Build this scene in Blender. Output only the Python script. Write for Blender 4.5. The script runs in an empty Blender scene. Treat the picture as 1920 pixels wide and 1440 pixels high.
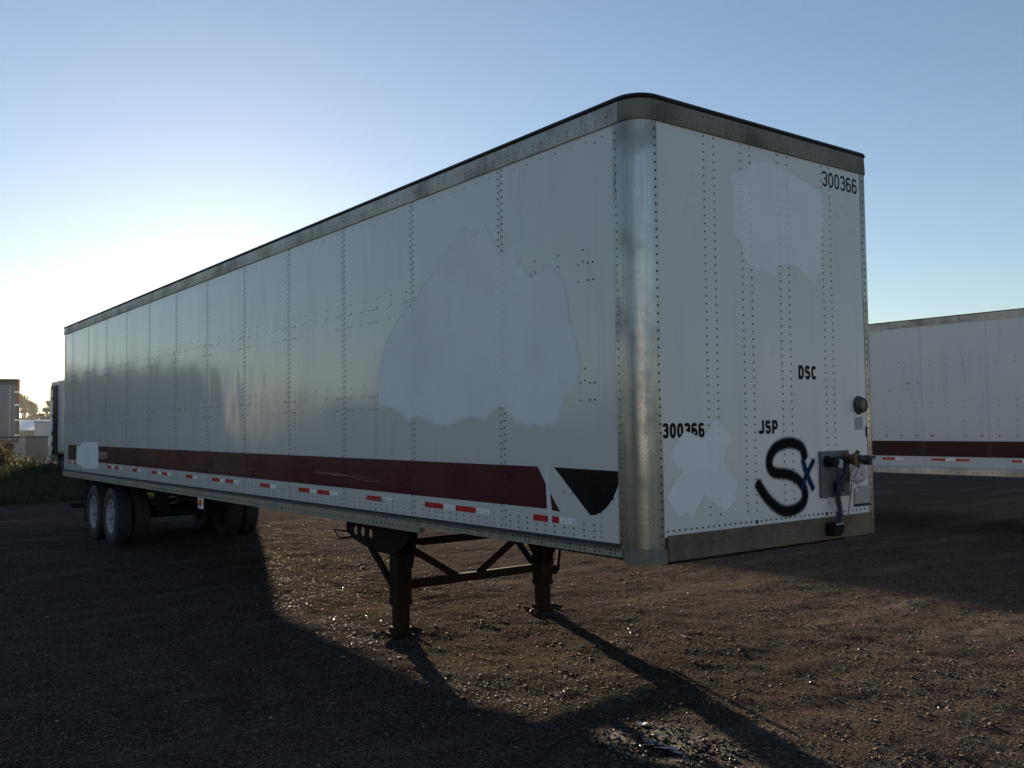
import bpy, bmesh, math, random
import numpy as np
from mathutils import Matrix, Vector
R = math.radians
random.seed(7)
rng = np.random.default_rng(11)
SC = bpy.context.scene
COL = SC.collection

# ------------------------------------------------------------------ camera
cam_d = bpy.data.cameras.new("camera"); cam = bpy.data.objects.new("camera", cam_d); COL.objects.link(cam)
CP = Vector((-4.2198, -4.2134, 1.966)); YAW, PIT, ROL, FPX = 0.6472, 0.0435, -0.0139, 1747.8
fw = Vector((math.sin(YAW)*math.cos(PIT), math.cos(YAW)*math.cos(PIT), math.sin(PIT)))
rt = Vector((math.cos(YAW), -math.sin(YAW), 0)); up = rt.cross(fw)
r2 = math.cos(ROL)*rt + math.sin(ROL)*up; u2 = -math.sin(ROL)*rt + math.cos(ROL)*up
cam.matrix_world = Matrix(((r2.x, u2.x, -fw.x, CP.x), (r2.y, u2.y, -fw.y, CP.y), (r2.z, u2.z, -fw.z, CP.z), (0, 0, 0, 1)))
cam_d.sensor_width = 36; cam_d.lens = FPX/1920*36; cam_d.clip_start = 0.05; cam_d.clip_end = 3000
SC.camera = cam

# ------------------------------------------------------------------ sky, sun, exposure
SUN_EL, SUN_AZ = R(8.4), R(69.8)          # azimuth measured from +x towards +y
W = bpy.data.worlds.new("World"); SC.world = W; W.use_nodes = True
nt = W.node_tree; nt.nodes.clear()
sky = nt.nodes.new("ShaderNodeTexSky"); sky.sky_type = 'NISHITA'; sky.sun_disc = False
sky.sun_elevation = SUN_EL; sky.sun_rotation = math.pi/2 - SUN_AZ
sky.air_density = 1.0; sky.dust_density = 0.13; sky.ozone_density = 2.2; sky.altitude = 100
bg = nt.nodes.new("ShaderNodeBackground"); bg.inputs[1].default_value = 0.065
wo = nt.nodes.new("ShaderNodeOutputWorld")
hs = nt.nodes.new("ShaderNodeHueSaturation"); hs.inputs['Saturation'].default_value = 0.86
wb = nt.nodes.new("ShaderNodeMix"); wb.data_type = 'RGBA'; wb.blend_type = 'MULTIPLY'; wb.inputs[0].default_value = 1; wb.inputs[7].default_value = (.975, .985, 1.05, 1)
nt.links.new(sky.outputs[0], hs.inputs['Color']); nt.links.new(hs.outputs[0], wb.inputs[6]); nt.links.new(wb.outputs[2], bg.inputs[0]); nt.links.new(bg.outputs[0], wo.inputs[0])
sd = bpy.data.lights.new("sun", 'SUN'); sd.energy = 5.0; sd.angle = R(0.6); sd.color = (1.0, 0.80, 0.56)
so = bpy.data.objects.new("sun", sd); COL.objects.link(so)
sdir = Vector((math.cos(SUN_AZ)*math.cos(SUN_EL), math.sin(SUN_AZ)*math.cos(SUN_EL), math.sin(SUN_EL)))
so.rotation_euler = sdir.to_track_quat('Z', 'Y').to_euler(); so.location = (20, 60, 30)
SC.view_settings.view_transform = 'Standard'; SC.view_settings.look = 'None'
SC.view_settings.gamma = 1; SC.view_settings.exposure = 1.27; SC.view_settings.use_curve_mapping = False

# ------------------------------------------------------------------ materials
class NT:
    def __init__(s, name):
        s.m = bpy.data.materials.new(name); s.m.use_nodes = True; s.t = s.m.node_tree; s.t.nodes.clear()
        s.o = s.n('ShaderNodeOutputMaterial'); s.p = s.n('ShaderNodeBsdfPrincipled'); s.l(s.p.outputs[0], s.o.inputs[0])
        s.geo = s.n('ShaderNodeNewGeometry')
    def n(s, t): return s.t.nodes.new(t)
    def l(s, a, b): s.t.links.new(a, b)
    def pos(s, scale=(1, 1, 1)):
        mp = s.n('ShaderNodeMapping'); mp.inputs['Scale'].default_value = scale; s.l(s.geo.outputs['Position'], mp.inputs[0]); return mp.outputs[0]
    def noise(s, scale=1., vs=(1, 1, 1), detail=3, rough=.55, vec=None):
        x = s.n('ShaderNodeTexNoise'); x.inputs['Scale'].default_value = scale; x.inputs['Detail'].default_value = detail
        x.inputs['Roughness'].default_value = rough; s.l(vec or s.pos(vs), x.inputs['Vector']); return x.outputs['Fac']
    def ramp(s, fac, lo, hi, a=0., b=1.):
        x = s.n('ShaderNodeMapRange'); x.interpolation_type = 'SMOOTHSTEP'
        for i, v in zip((1, 2, 3, 4), (lo, hi, a, b)): x.inputs[i].default_value = v
        s.l(fac, x.inputs[0]); return x.outputs[0]
    def mix(s, fac, a, b):
        x = s.n('ShaderNodeMix'); x.data_type = 'RGBA'
        for i, v in ((6, a), (7, b)):
            if isinstance(v, tuple): x.inputs[i].default_value = (*v, 1)
            else: s.l(v, x.inputs[i])
        if isinstance(fac, (int, float)): x.inputs[0].default_value = fac
        else: s.l(fac, x.inputs[0])
        return x.outputs[2]
    def math(s, op, a, b=0., c=0.):
        x = s.n('ShaderNodeMath'); x.operation = op
        for i, v in enumerate((a, b, c)):
            if isinstance(v, (int, float)): x.inputs[i].default_value = v
            else: s.l(v, x.inputs[i])
        return x.outputs[0]
    def bump(s, h, dist, strength=1., prev=None):
        b = s.n('ShaderNodeBump'); b.inputs['Strength'].default_value = strength; b.inputs['Distance'].default_value = dist
        s.l(h, b.inputs['Height'])
        if prev is not None: s.l(prev, b.inputs['Normal'])
        return b.outputs[0]
    def set(s, **k):
        names = dict(col='Base Color', rough='Roughness', metal='Metallic', normal='Normal', alpha='Alpha', spec='Specular IOR Level', ior='IOR', coat='Coat Weight', trans='Transmission Weight')
        for key, v in k.items():
            i = s.p.inputs[names[key]]
            if isinstance(v, tuple): i.default_value = (*v, 1)
            elif isinstance(v, (int, float)): i.default_value = v
            else: s.l(v, i)
        return s.m

def simple(name, col, rough=.5, metal=0., var=.25, scale=6., bump=0., spec=.5):
    s = NT(name); nz = s.noise(scale, detail=4)
    d = tuple(c*(1-var) for c in col); u = tuple(min(1, c*(1+var)) for c in col)
    s.set(col=s.mix(nz, d, u), rough=s.ramp(nz, .2, .8, max(.02, rough-.08), min(1, rough+.08)), metal=metal, spec=spec)
    if bump: s.set(normal=s.bump(nz, bump))
    return s.m

def paint(name, col, rough=.2, wave=.0028, dirt=.25, spec=.5, dirtcol=(.22, .2, .17)):
    """gloss paint on thin sheet: gently oil-canned, with rain streaks and grime"""
    s = NT(name)
    streak = s.noise(1., (9, 9, .7), 4)
    blot = s.noise(1.3, (1, 1, 1), 4)
    fine = s.noise(160., detail=2)
    f = s.math('MULTIPLY', s.ramp(streak, .45, .85), s.ramp(blot, .35, .75))
    zs = s.n('ShaderNodeSeparateXYZ'); s.l(s.geo.outputs['Position'], zs.inputs[0])
    low = s.ramp(zs.outputs[2], 1.1, 2.0, .35, .0)
    f = s.math('ADD', s.math('MULTIPLY', f, dirt), s.math('MULTIPLY', low, dirt))
    specks = s.ramp(s.noise(26., detail=2), .70, .76)
    f2 = s.math('ADD', f, s.math('MULTIPLY', specks, dirt*.25))
    oi = s.n('ShaderNodeObjectInfo'); va = s.n('ShaderNodeVectorMath'); va.operation = 'ADD'; sc_ = s.n('ShaderNodeVectorMath'); sc_.operation = 'SCALE'
    cb = s.n('ShaderNodeCombineXYZ')
    for i in range(3): s.l(oi.outputs['Random'], cb.inputs[i])
    s.l(cb.outputs[0], sc_.inputs[0]); sc_.inputs['Scale'].default_value = 37.
    s.l(s.geo.outputs['Position'], va.inputs[0]); s.l(sc_.outputs[0], va.inputs[1])
    def onoise(vs, det):
        mp = s.n('ShaderNodeMapping'); mp.inputs['Scale'].default_value = vs; s.l(va.outputs[0], mp.inputs[0]); return s.noise(1., detail=det, rough=.4, vec=mp.outputs[0])
    w = onoise((1.2, 1.2, .8), 2); w2 = onoise((6, 6, 1.6), 1)
    b = s.bump(w, wave*6); b = s.bump(w2, wave*.8, prev=b); b = s.bump(fine, .00012, prev=b)
    s.set(col=s.mix(f2, col, dirtcol), rough=s.ramp(blot, .2, .8, rough*.8, rough*1.35), normal=b, spec=spec)
    return s.m

def alu(name, col=(.55, .54, .5), rough=.38, dirt=.5, metal=.85, dirtcol=(.16, .145, .12), scratch=False):
    s = NT(name)
    br = s.noise(1., (60, 60, 2.5), 3); bl = s.noise(2.2, detail=5, rough=.65); fine = s.noise(70., detail=3)
    c = s.mix(s.ramp(br, .25, .75), tuple(x*.78 for x in col), col)
    f = s.math('MULTIPLY', s.ramp(bl, .42, .72), dirt)
    c = s.mix(f, c, dirtcol)
    if scratch:
        sc = s.ramp(s.noise(1., (14, 14, 55), 3, .7), .69, .73)
        c = s.mix(s.math('MULTIPLY', sc, .75), c, (.05, .045, .04))
        sc2 = s.ramp(s.noise(1., (9, 9, 24), 4, .7), .72, .75)
        c = s.mix(s.math('MULTIPLY', sc2, .6), c, (.8, .76, .68))
    w = s.bump(s.noise(1., (6, 6, 1.1), 2), .006 if scratch else .003)
    w = s.bump(fine, .0004, prev=w)
    s.set(col=c, rough=s.math('ADD', s.math('MULTIPLY', bl, .3), rough-.12), metal=s.ramp(f, 0., 1., metal, .2), normal=w)
    return s.m

M = {}
M['white'] = paint('white_paint', (.71, .70, .665), .12, spec=.7, dirt=.28)
M['white_front'] = paint('white_front_paint', (.71, .70, .665), .3, wave=.002, dirt=.24)
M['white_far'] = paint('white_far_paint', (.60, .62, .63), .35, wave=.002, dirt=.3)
M['patch'] = paint('white_overpaint', (.62, .61, .64), .5, wave=.002, dirt=.05, spec=.3)
M['maroon'] = paint('maroon_vinyl', (.075, .008, .014), .28, dirt=.08, spec=.22, dirtcol=(.09, .05, .045))
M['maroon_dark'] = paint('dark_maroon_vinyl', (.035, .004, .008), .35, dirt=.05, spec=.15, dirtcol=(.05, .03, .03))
M['black_vinyl'] = paint('black_vinyl', (.008, .008, .009), .3, dirt=.03, spec=.12, dirtcol=(.08, .08, .08))
M['ink'] = simple('black_ink', (.008, .008, .011), .5, var=.3, spec=.1)
M['pale_ink'] = simple('pale_ink', (.42, .40, .40), .5, var=.3, scale=30)
M['alu'] = alu('aluminium_rail', (.50, .48, .42), .42, .55)
M['alu_top'] = alu('aluminium_top_rail', (.47, .46, .43), .48, .75, metal=.7)
M['alu_post'] = alu('aluminium_post', (.44, .43, .41), .25, .6, metal=.92, scratch=True)
M['alu_front'] = alu('dirty_front_sill', (.20, .145, .098), .65, .7, metal=.2, dirtcol=(.07, .05, .035))
M['alu_nose'] = alu('dirty_nose_rail', (.25, .23, .195), .6, .7, metal=.45, dirtcol=(.07, .06, .05))
M['roof'] = simple('roof_sheet', (.10, .095, .09), .6)
M['plain_black'] = simple('dark_edge_pole', (.012, .011, .011), .55)  # roof edge coloured black for its backlit shade; also used on the barrier pole
M['rivet'] = simple('dirty_rivet', (.018, .017, .017), .6, spec=.15)
M['rivet_white'] = simple('painted_rivet', (.74, .73, .75), .5)
M['rivet_maroon'] = simple('maroon_rivet', (.05, .012, .016), .4)
M['rivet_alu'] = simple('alu_rivet', (.045, .038, .03), .6, spec=.2)
M['red_tape'] = simple('red_tape', (.50, .015, .02), .3, var=.3, scale=25)
M['white_tape'] = simple('white_tape', (.90, .89, .85), .4, var=.15, scale=25)
M['steel'] = simple('rusty_black_steel', (.018, .013, .010), .7, var=.5, scale=14, bump=.002, spec=.12)
M['rust'] = simple('rusty_leg_steel', (.024, .014, .009), .75, var=.55, scale=18, bump=.002, spec=.12)
M['tyre'] = simple('tyre_rubber', (.022, .021, .021), .75, var=.4, scale=20, bump=.001)
M['rim'] = simple('white_rim_paint', (.32, .32, .345), .45, var=.15)
M['hub'] = simple('greasy_hub', (.10, .09, .08), .5)
M['hub_cap'] = simple('dusty_hub_cap', (.29, .29, .31), .5)
M['orange'] = simple('amber_lens', (.65, .13, .02), .3)
M['grey_plate'] = simple('grey_plate', (.095, .105, .10), .5, var=.25, scale=30)
M['brass'] = simple('worn_orange_brass', (.11, .05, .02), .5, var=.5, scale=40)
M['dark_rubber'] = simple('black_hose', (.014, .014, .016), .5)
M['blue_hose'] = simple('blue_hose', (.01, .025, .06), .45)
M['tan'] = simple('tan_cord', (.22, .17, .13), .6)
M['bag'] = simple('pale_pink_plastic', (.52, .43, .44), .4, var=.2, scale=30)
M['lens_dark'] = simple('dark_olive_lens', (.055, .055, .035), .35)
M['placard'] = simple('grey_placard', (.36, .36, .34), .5, var=.2, scale=40)
M['paper'] = simple('paper', (.70, .70, .70), .6, var=.08)
M['worn_label'] = simple('worn_label', (.38, .36, .35), .7, var=.55, scale=90)
M['door_blue'] = simple('blue_grey_door', (.085, .125, .185), .5, var=.15)
M['red_frame'] = simple('faded_red_frame', (.30, .09, .07), .6)
M['ledge'] = simple('dark_ledge', (.045, .042, .038), .8, spec=.1)  # dirty ledge, its colour darkened to carry the shadow strip along the rail
M['backing'] = simple('dark_backing', (.03, .03, .03), .8)

# ------------------------------------------------------------------ mesh builder
class MB:
    def __init__(s): s.v = []; s.f = []; s.mi = []
    def add(s, v, f, mi=0):
        b = len(s.v); s.v += [tuple(p) for p in v]; s.f += [tuple(i+b for i in q) for q in f]; s.mi += [mi]*len(f); return s
    def box(s, x0, x1, y0, y1, z0, z1, mi=0):
        v = [(x, y, z) for z in (z0, z1) for y in (y0, y1) for x in (x0, x1)]
        return s.add(v, [(0, 2, 3, 1), (4, 5, 7, 6), (0, 1, 5, 4), (2, 6, 7, 3), (0, 4, 6, 2), (1, 3, 7, 5)], mi)
    def bar(s, a, b, w, h, mi=0, roll=None):
        a = Vector(a); b = Vector(b); d = (b-a).normalized()
        ref = Vector(roll) if roll else (Vector((0, 0, 1)) if abs(d.z) < .9 else Vector((1, 0, 0)))
        x = d.cross(ref).normalized(); y = x.cross(d).normalized()
        v = [p+x*i*w/2+y*j*h/2 for p in (a, b) for i, j in ((-1, -1), (1, -1), (1, 1), (-1, 1))]
        return s.add(v, [(3, 2, 1, 0), (4, 5, 6, 7), (0, 1, 5, 4), (1, 2, 6, 5), (2, 3, 7, 6), (3, 0, 4, 7)], mi)
    def tube(s, pts, r, n=8, mi=0):
        pts = [Vector(p) for p in pts]; rs = r if isinstance(r, (list, tuple)) else [r]*len(pts)
        v = []; f = []; prev = None
        for i, p in enumerate(pts):
            d = (pts[min(i+1, len(pts)-1)]-pts[max(i-1, 0)]).normalized()
            ref = prev or (Vector((0, 0, 1)) if abs(d.z) < .9 else Vector((1, 0, 0)))
            x = (ref-d*ref.dot(d)).normalized(); prev = x; y = d.cross(x)
            v += [p+(x*math.cos(2*math.pi*k/n)+y*math.sin(2*math.pi*k/n))*rs[i] for k in range(n)]
        for i in range(len(pts)-1):
            f += [(i*n+k, i*n+(k+1) % n, (i+1)*n+(k+1) % n, (i+1)*n+k) for k in range(n)]
        f += [tuple(range(n-1, -1, -1)), tuple((len(pts)-1)*n+k for k in range(n))]
        return s.add(v, f, mi)
    def lathe(s, c, axis, prof, n=24, mi=0):
        """prof: (radius, offset along axis)"""
        c = Vector(c); ax = Vector(axis).normalized(); ref = Vector((0, 0, 1)) if abs(ax.z) < .9 else Vector((1, 0, 0))
        x = ref.cross(ax).normalized(); y = ax.cross(x); v = []; f = []
        for r, o in prof:
            v += [c+ax*o+(x*math.cos(2*math.pi*k/n)+y*math.sin(2*math.pi*k/n))*r for k in range(n)]
        for i in range(len(prof)-1):
            f += [(i*n+k, i*n+(k+1) % n, (i+1)*n+(k+1) % n, (i+1)*n+k) for k in range(n)]
        return s.add(v, f, mi)
    def poly_yz(s, pts, x, mi=0): return s.add([(x, y, z) for y, z in pts], [tuple(range(len(pts)))], mi)
    def poly_xz(s, pts, y, mi=0): return s.add([(x, y, z) for x, z in pts], [tuple(range(len(pts)))], mi)
    def prism(s, pts3, d, mi=0):
        n = len(pts3); d = Vector(d); a = [Vector(p) for p in pts3]; v = a+[p+d for p in a]
        return s.add(v, [tuple(range(n-1, -1, -1)), tuple(range(n, 2*n))]+[(i, (i+1) % n, n+(i+1) % n, n+i) for i in range(n)], mi)
    def rivet(s, p, nrm, r=.0065, h=.004, mi=0):
        p = Vector(p); n = Vector(nrm); ref = Vector((0, 0, 1)); x = ref.cross(n).normalized(); y = n.cross(x); k = 7
        v = [p+(x*math.cos(2*math.pi*i/k)+y*math.sin(2*math.pi*i/k))*r for i in range(k)]
        v += [p+n*h*.75+(x*math.cos(2*math.pi*i/k)+y*math.sin(2*math.pi*i/k))*r*.6 for i in range(k)]+[p+n*h]
        return s.add(v, [(i, (i+1) % k, k+(i+1) % k, k+i) for i in range(k)]+[(k+i, k+(i+1) % k, 2*k) for i in range(k)], mi)
    def sweep(s, path, prof, closed=True, mi=0, caps=True):
        """path: ((x, y), (nx, ny)); prof: (outward offset, z)"""
        m = len(prof); v = []; f = []
        for (p, nn) in path: v += [(p[0]+nn[0]*o, p[1]+nn[1]*o, z) for o, z in prof]
        seg = m if closed else m-1
        for i in range(len(path)-1):
            f += [(i*m+k, (i+1)*m+k, (i+1)*m+(k+1) % m, i*m+(k+1) % m) for k in range(seg)]
        if caps and closed: f += [tuple(range(m)), tuple((len(path)-1)*m+k for k in range(m-1, -1, -1))]
        return s.add(v, f, mi)
    def mesh(s, name):
        me = bpy.data.meshes.new(name); me.from_pydata(s.v, [], s.f); me.polygons.foreach_set('material_index', s.mi); me.update(); return me
    def build(s, name, mats, parent=None, smooth=False, bevel=0., fixn=True, kind=None, label=None):
        me = s.mesh(name)
        if fixn:
            bm = bmesh.new(); bm.from_mesh(me); bmesh.ops.recalc_face_normals(bm, faces=bm.faces); bm.to_mesh(me); bm.free()
        for m in (mats if isinstance(mats, (list, tuple)) else [mats]): me.materials.append(m)
        if smooth:
            me.polygons.foreach_set('use_smooth', [True]*len(me.polygons)); me.set_sharp_from_angle(angle=R(40))
        o = bpy.data.objects.new(name, me); COL.objects.link(o)
        if parent: o.parent = parent
        if bevel:
            b = o.modifiers.new('bevel', 'BEVEL'); b.width = bevel; b.segments = 2; b.limit_method = 'ANGLE'; b.angle_limit = R(40)
        if kind: o['kind'] = kind
        if label: o['label'] = label
        return o

def thing(name, label, cat, loc=(0, 0, 0), rz=0., group=None):
    o = bpy.data.objects.new(name, None); COL.objects.link(o); o.location = loc; o.rotation_euler = (0, 0, rz)
    o['label'] = label; o['category'] = cat
    if group: o['group'] = group
    return o
def empty_part(name, parent, loc=(0, 0, 0)):
    o = bpy.data.objects.new(name, None); COL.objects.link(o); o.location = loc; o.parent = parent; return o
def tag(o, label, cat, group=None):
    o['label'] = label; o['category'] = cat
    if group: o['group'] = group
    return o
def dup(root, loc, label, rz=0.):
    def cp(o, par):
        c = o.copy(); COL.objects.link(c)
        if par: c.parent = par
        for ch in o.children: cp(ch, c)
        return c
    r = cp(root, None); r.location = loc; r.rotation_euler = (0, 0, rz); r['label'] = label; return r

def text_mesh(name, txt, w, h, M4, mat, parent, bold=0., space=1.):
    """lettering fitted to a w x h rectangle, placed by matrix M4 (local x right, y up)"""
    cu = bpy.data.curves.new(name, 'FONT'); cu.body = txt; cu.size = 1.; cu.offset = bold; cu.space_character = space; cu.resolution_u = 6
    o = bpy.data.objects.new(name, cu); COL.objects.link(o)
    dg = bpy.context.evaluated_depsgraph_get(); dg.update()
    me = bpy.data.meshes.new_from_object(o.evaluated_get(dg)); bpy.data.objects.remove(o); bpy.data.curves.remove(cu)
    n = len(me.vertices); a = np.empty(n*3); me.vertices.foreach_get('co', a); a = a.reshape(-1, 3)
    lo = a.min(0); hi = a.max(0); a[:, 0] = (a[:, 0]-lo[0])/(hi[0]-lo[0])*w; a[:, 1] = (a[:, 1]-lo[1])/(hi[1]-lo[1])*h; a[:, 2] = 0
    me.vertices.foreach_set('co', a.ravel()); me.transform(M4); me.update()
    me.materials.clear(); me.materials.append(mat); me.name = name
    ob = bpy.data.objects.new(name, me); COL.objects.link(ob); ob.parent = parent; return ob

def glyph(ch, w, h, k):
    """centre line of a block letter in a w x h box, stroke k"""
    def arc(cx, cy, rx, ry, a0, a1, n=14):
        out = []
        for i in range(n+1):
            a = R(a0+(a1-a0)*i/n); c, s_ = math.cos(a), math.sin(a); e = .82
            out.append((cx+rx*math.copysign(abs(c)**e, c), cy+ry*math.copysign(abs(s_)**e, s_)))
        return out
    rx = (w-k)/2; cx = w/2; yt = h-k/2; yb = k/2; ym = h*.52
    ut = ((yt+ym)/2, (yt-ym)/2); lo = ((ym+yb)/2, (ym-yb)/2)
    if ch == '0': return arc(cx, h/2, rx, (h-k)/2, 0, 360, 28), True
    if ch == '3': return arc(cx, ut[0], rx, ut[1], 165, -90)+arc(cx, lo[0], rx, lo[1], 90, -165)[1:], False
    if ch == '6': return arc(cx, h*.70, rx, yt-h*.70, 20, 180, 10)+arc(cx, h*.32, rx, h*.32-yb, 180, 520, 24), False
    if ch == 'S': return arc(cx, ut[0], rx, ut[1], 15, 270)+arc(cx, lo[0], rx, lo[1], 90, -165)[1:], False
    if ch == 'C': return arc(cx, h/2, rx, (h-k)/2, 38, 322, 24), False
    if ch == 'J': return [(w-k/2, h)]+arc(cx, h*.28, rx, h*.28-yb, 0, -170, 12), False
    if ch == 'P': return [(k/2, 0), (k/2, yt), (w*.5, yt)]+arc(w*.5, (yt+h*.42)/2, w*.5-k/2, (yt-h*.42)/2, 90, -90, 12)+[(k*.9, h*.42)], False
    if ch == 'D': return [(k/2, yb), (k/2, yt), (w*.45, yt)]+arc(w*.45, h/2, w*.55-k/2, (h-k)/2, 90, -90, 16), True
    if ch == 'o': return arc(cx, h*.36, rx, h*.36-yb, 0, 360, 20), True
    if ch == 'c': return arc(cx, h*.36, rx, h*.36-yb, 40, 320, 16), False
def block_text(name, txt, w, h, k, M4, mat, parent, gap=.16):
    n = len(txt); gw = w/(n+(n-1)*gap); v = []; f = []
    for i, ch in enumerate(txt):
        pts, closed = glyph(ch, gw, h, k); P = [Vector(p) for p in pts]; P = [p for j, p in enumerate(P) if j == 0 or (p-P[j-1]).length > 1e-5]
        if closed and (P[0]-P[-1]).length < 1e-4: P.pop()
        m = len(P); b = len(v)
        for j, p in enumerate(P):
            d0 = (p-P[j-1]).normalized() if (j or closed) else None; d1 = (P[(j+1) % m]-p).normalized() if (j < m-1 or closed) else None
            d0 = d0 or d1; d1 = d1 or d0; t_ = (d0+d1).normalized(); nn = Vector((-t_.y, t_.x)); sc = min(1.5, 1/max(.5, t_.dot(d1)))
            for sg in (-1, 1): q = p+nn*sg*k/2*sc; v.append((q.x+i*gw*(1+gap), q.y, 0))
        f += [(b+2*j, b+2*((j+1) % m), b+2*((j+1) % m)+1, b+2*j+1) for j in range(m if closed else m-1)]
    me = bpy.data.meshes.new(name); me.from_pydata(v, [], f); me.transform(M4); me.materials.append(mat); me.update()
    o = bpy.data.objects.new(name, me); COL.objects.link(o); o.parent = parent; return o

def inside(p, poly):
    x, y = p; c = False; n = len(poly)
    for i in range(n):
        x0, y0 = poly[i]; x1, y1 = poly[i-1]
        if (y0 > y) != (y1 > y) and x < (x1-x0)*(y-y0)/(y1-y0)+x0: c = not c
    return c
def jag(poly, amp=.008, step=.05, seed=1):
    """roughen a brushed paint edge"""
    rr = random.Random(seed); out = []
    for i, (a, b) in enumerate(poly):
        c, d = poly[(i+1) % len(poly)]; L = math.hypot(c-a, d-b); k = max(1, int(L/step))
        for j in range(k):
            t = j/k; out.append((a+(c-a)*t+rr.uniform(-amp, amp), b+(d-b)*t+rr.uniform(-amp, amp)))
    return out

def seg_dist(px, py, poly):
    d = np.full(px.shape, 1e9); ins = np.zeros(px.shape, bool); n = len(poly)
    for i in range(n):
        x0, y0 = poly[i]; x1, y1 = poly[(i+1) % n]; dx, dy = x1-x0, y1-y0; L = dx*dx+dy*dy+1e-12
        t = np.clip(((px-x0)*dx+(py-y0)*dy)/L, 0, 1); d = np.minimum(d, np.hypot(px-x0-t*dx, py-y0-t*dy))
        c = (y0 > py) != (y1 > py); ins ^= c & (px < (x1-x0)*(py-y0)/(y1-y0+1e-15)+x0)
    return np.where(ins, d, -d)
def patch_mat(name, soft, k=1.):
    s = NT(name); at = s.n('ShaderNodeAttribute'); at.attribute_name = 'edge'
    br = s.noise(1., (5, 5, 1.6), 4, .6); fi = s.noise(30., detail=3); big = s.noise(1.7, detail=3)
    st = s.noise(240., detail=1)
    e = s.math('ADD', at.outputs['Fac'], s.math('MULTIPLY', s.math('SUBTRACT', fi, .5), soft*1.3)); e = s.math('ADD', e, s.math('MULTIPLY', s.math('SUBTRACT', br, .5), soft*1.5))
    e = s.math('ADD', e, s.math('MULTIPLY', s.math('SUBTRACT', st, .5), soft*1.6))
    th = s.math('ADD', br, s.math('MULTIPLY', s.math('SUBTRACT', st, .5), .55)); th = s.ramp(th, .20, .24)
    al = s.math('MULTIPLY', s.ramp(e, -.0012, .0012), th)
    c = s.mix(br, (.80*k, .79*k, .81*k), (.90*k, .89*k, .895*k)); c = s.mix(s.math('MULTIPLY', s.ramp(big, .45, .7), .55), c, (.77*k, .765*k, .775*k))
    b = s.bump(br, .0012); b = s.bump(fi, .0004, prev=b)
    s.set(col=c, rough=s.ramp(big, .3, .7, .42, .6), alpha=al, normal=b, spec=.35); return s.m
def soft_patch(name, label, poly, at, mat, parent, plane, step=.02, grow=.09):
    """brushed paint: a sheet that carries its distance to the painted outline"""
    P = np.array(poly); lo = P.min(0)-grow; hi = P.max(0)+grow
    a = np.arange(lo[0], hi[0]+step, step); b = np.arange(lo[1], hi[1]+step, step); A, B = np.meshgrid(a, b); D = seg_dist(A, B, poly)
    ny_, nx_ = A.shape; i = np.arange((ny_-1)*(nx_-1)); q = i//(nx_-1)*nx_+i % (nx_-1); f = np.stack([q, q+1, q+nx_+1, q+nx_], -1)
    f = f[(D.ravel()[f] > -grow).any(1)]; used = np.unique(f); m_ = np.full(A.size, -1); m_[used] = np.arange(len(used)); f = m_[f]
    c = np.full(A.size, at); v = np.stack([c, A.ravel(), B.ravel()] if plane == 'yz' else [A.ravel(), c, B.ravel()], -1)[used]
    o = mesh_np(name, v, f, [mat]); at_ = o.data.attributes.new('edge', 'FLOAT', 'POINT'); at_.data.foreach_set('value', D.ravel()[used].astype(np.float32)); o.parent = parent; o['label'] = label; return o

# ------------------------------------------------------------------ ground heights (numpy value noise)
def vnoise(x, y, seed=0):
    xi = np.floor(x).astype(np.int64); yi = np.floor(y).astype(np.int64); fx = x-xi; fy = y-yi
    fx = fx*fx*fx*(fx*(fx*6-15)+10); fy = fy*fy*fy*(fy*(fy*6-15)+10)
    def h(a, b):
        n = (a*374761393+b*668265263+seed*1442695041) & 0xFFFFFFFF
        n = ((n ^ (n >> 13))*1274126177) & 0xFFFFFFFF
        n = ((n ^ (n >> 16))*2246822519) & 0xFFFFFFFF
        return ((n ^ (n >> 15)) & 0xFFFF)/65535.*2-1
    return (h(xi, yi)*(1-fx)+h(xi+1, yi)*fx)*(1-fy)+(h(xi, yi+1)*(1-fx)+h(xi+1, yi+1)*fx)*fy
def sst(x, a, b):
    t = np.clip((x-a)/(b-a), 0, 1); return t*t*(3-2*t)
PUD = (.08, -.06)
def ground_h(x, y, hx=.02):
    x = np.asarray(x, float); y = np.asarray(y, float); hx = np.asarray(hx, float)
    z = -.05-.15*sst(x, 6, 13)
    bank = sst(y, 24.6, 40)*(1-sst(x, 3.0, 4.6))*.5
    z = z+bank*(1-sst(y, 62, 80))-1.1*sst(y, 62, 130)*(1-sst(y, 400, 800))
    z = z+.022*vnoise(x*.45+3.1, y*.35, 1)-.045*np.exp(-((x+.3)/.9)**2-((y-2.2)/2.6)**2)
    for s, a, sd_ in ((1.6, .012, 2), (4., .008, 3), (9., .006, 4), (18., .0045, 5)):
        z = z+a*vnoise(x*s, y*s*.8, sd_)*(hx < .45/s*1.0)
    # shallow wheel ruts along the yard
    for rx in (-1.9, .9, 3.6, 5.4):
        d = x-rx-.25*np.sin(y*.13+rx); z = z-.014*np.exp(-(d/.16)**2)*(hx < .2)
    r2_ = ((x-PUD[0])/.26)**2+((y-PUD[1])/.30)**2
    z = z-.030*np.exp(-r2_)
    return z
def gz(x, y): return float(ground_h(np.array([x]), np.array([y]))[0])
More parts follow.
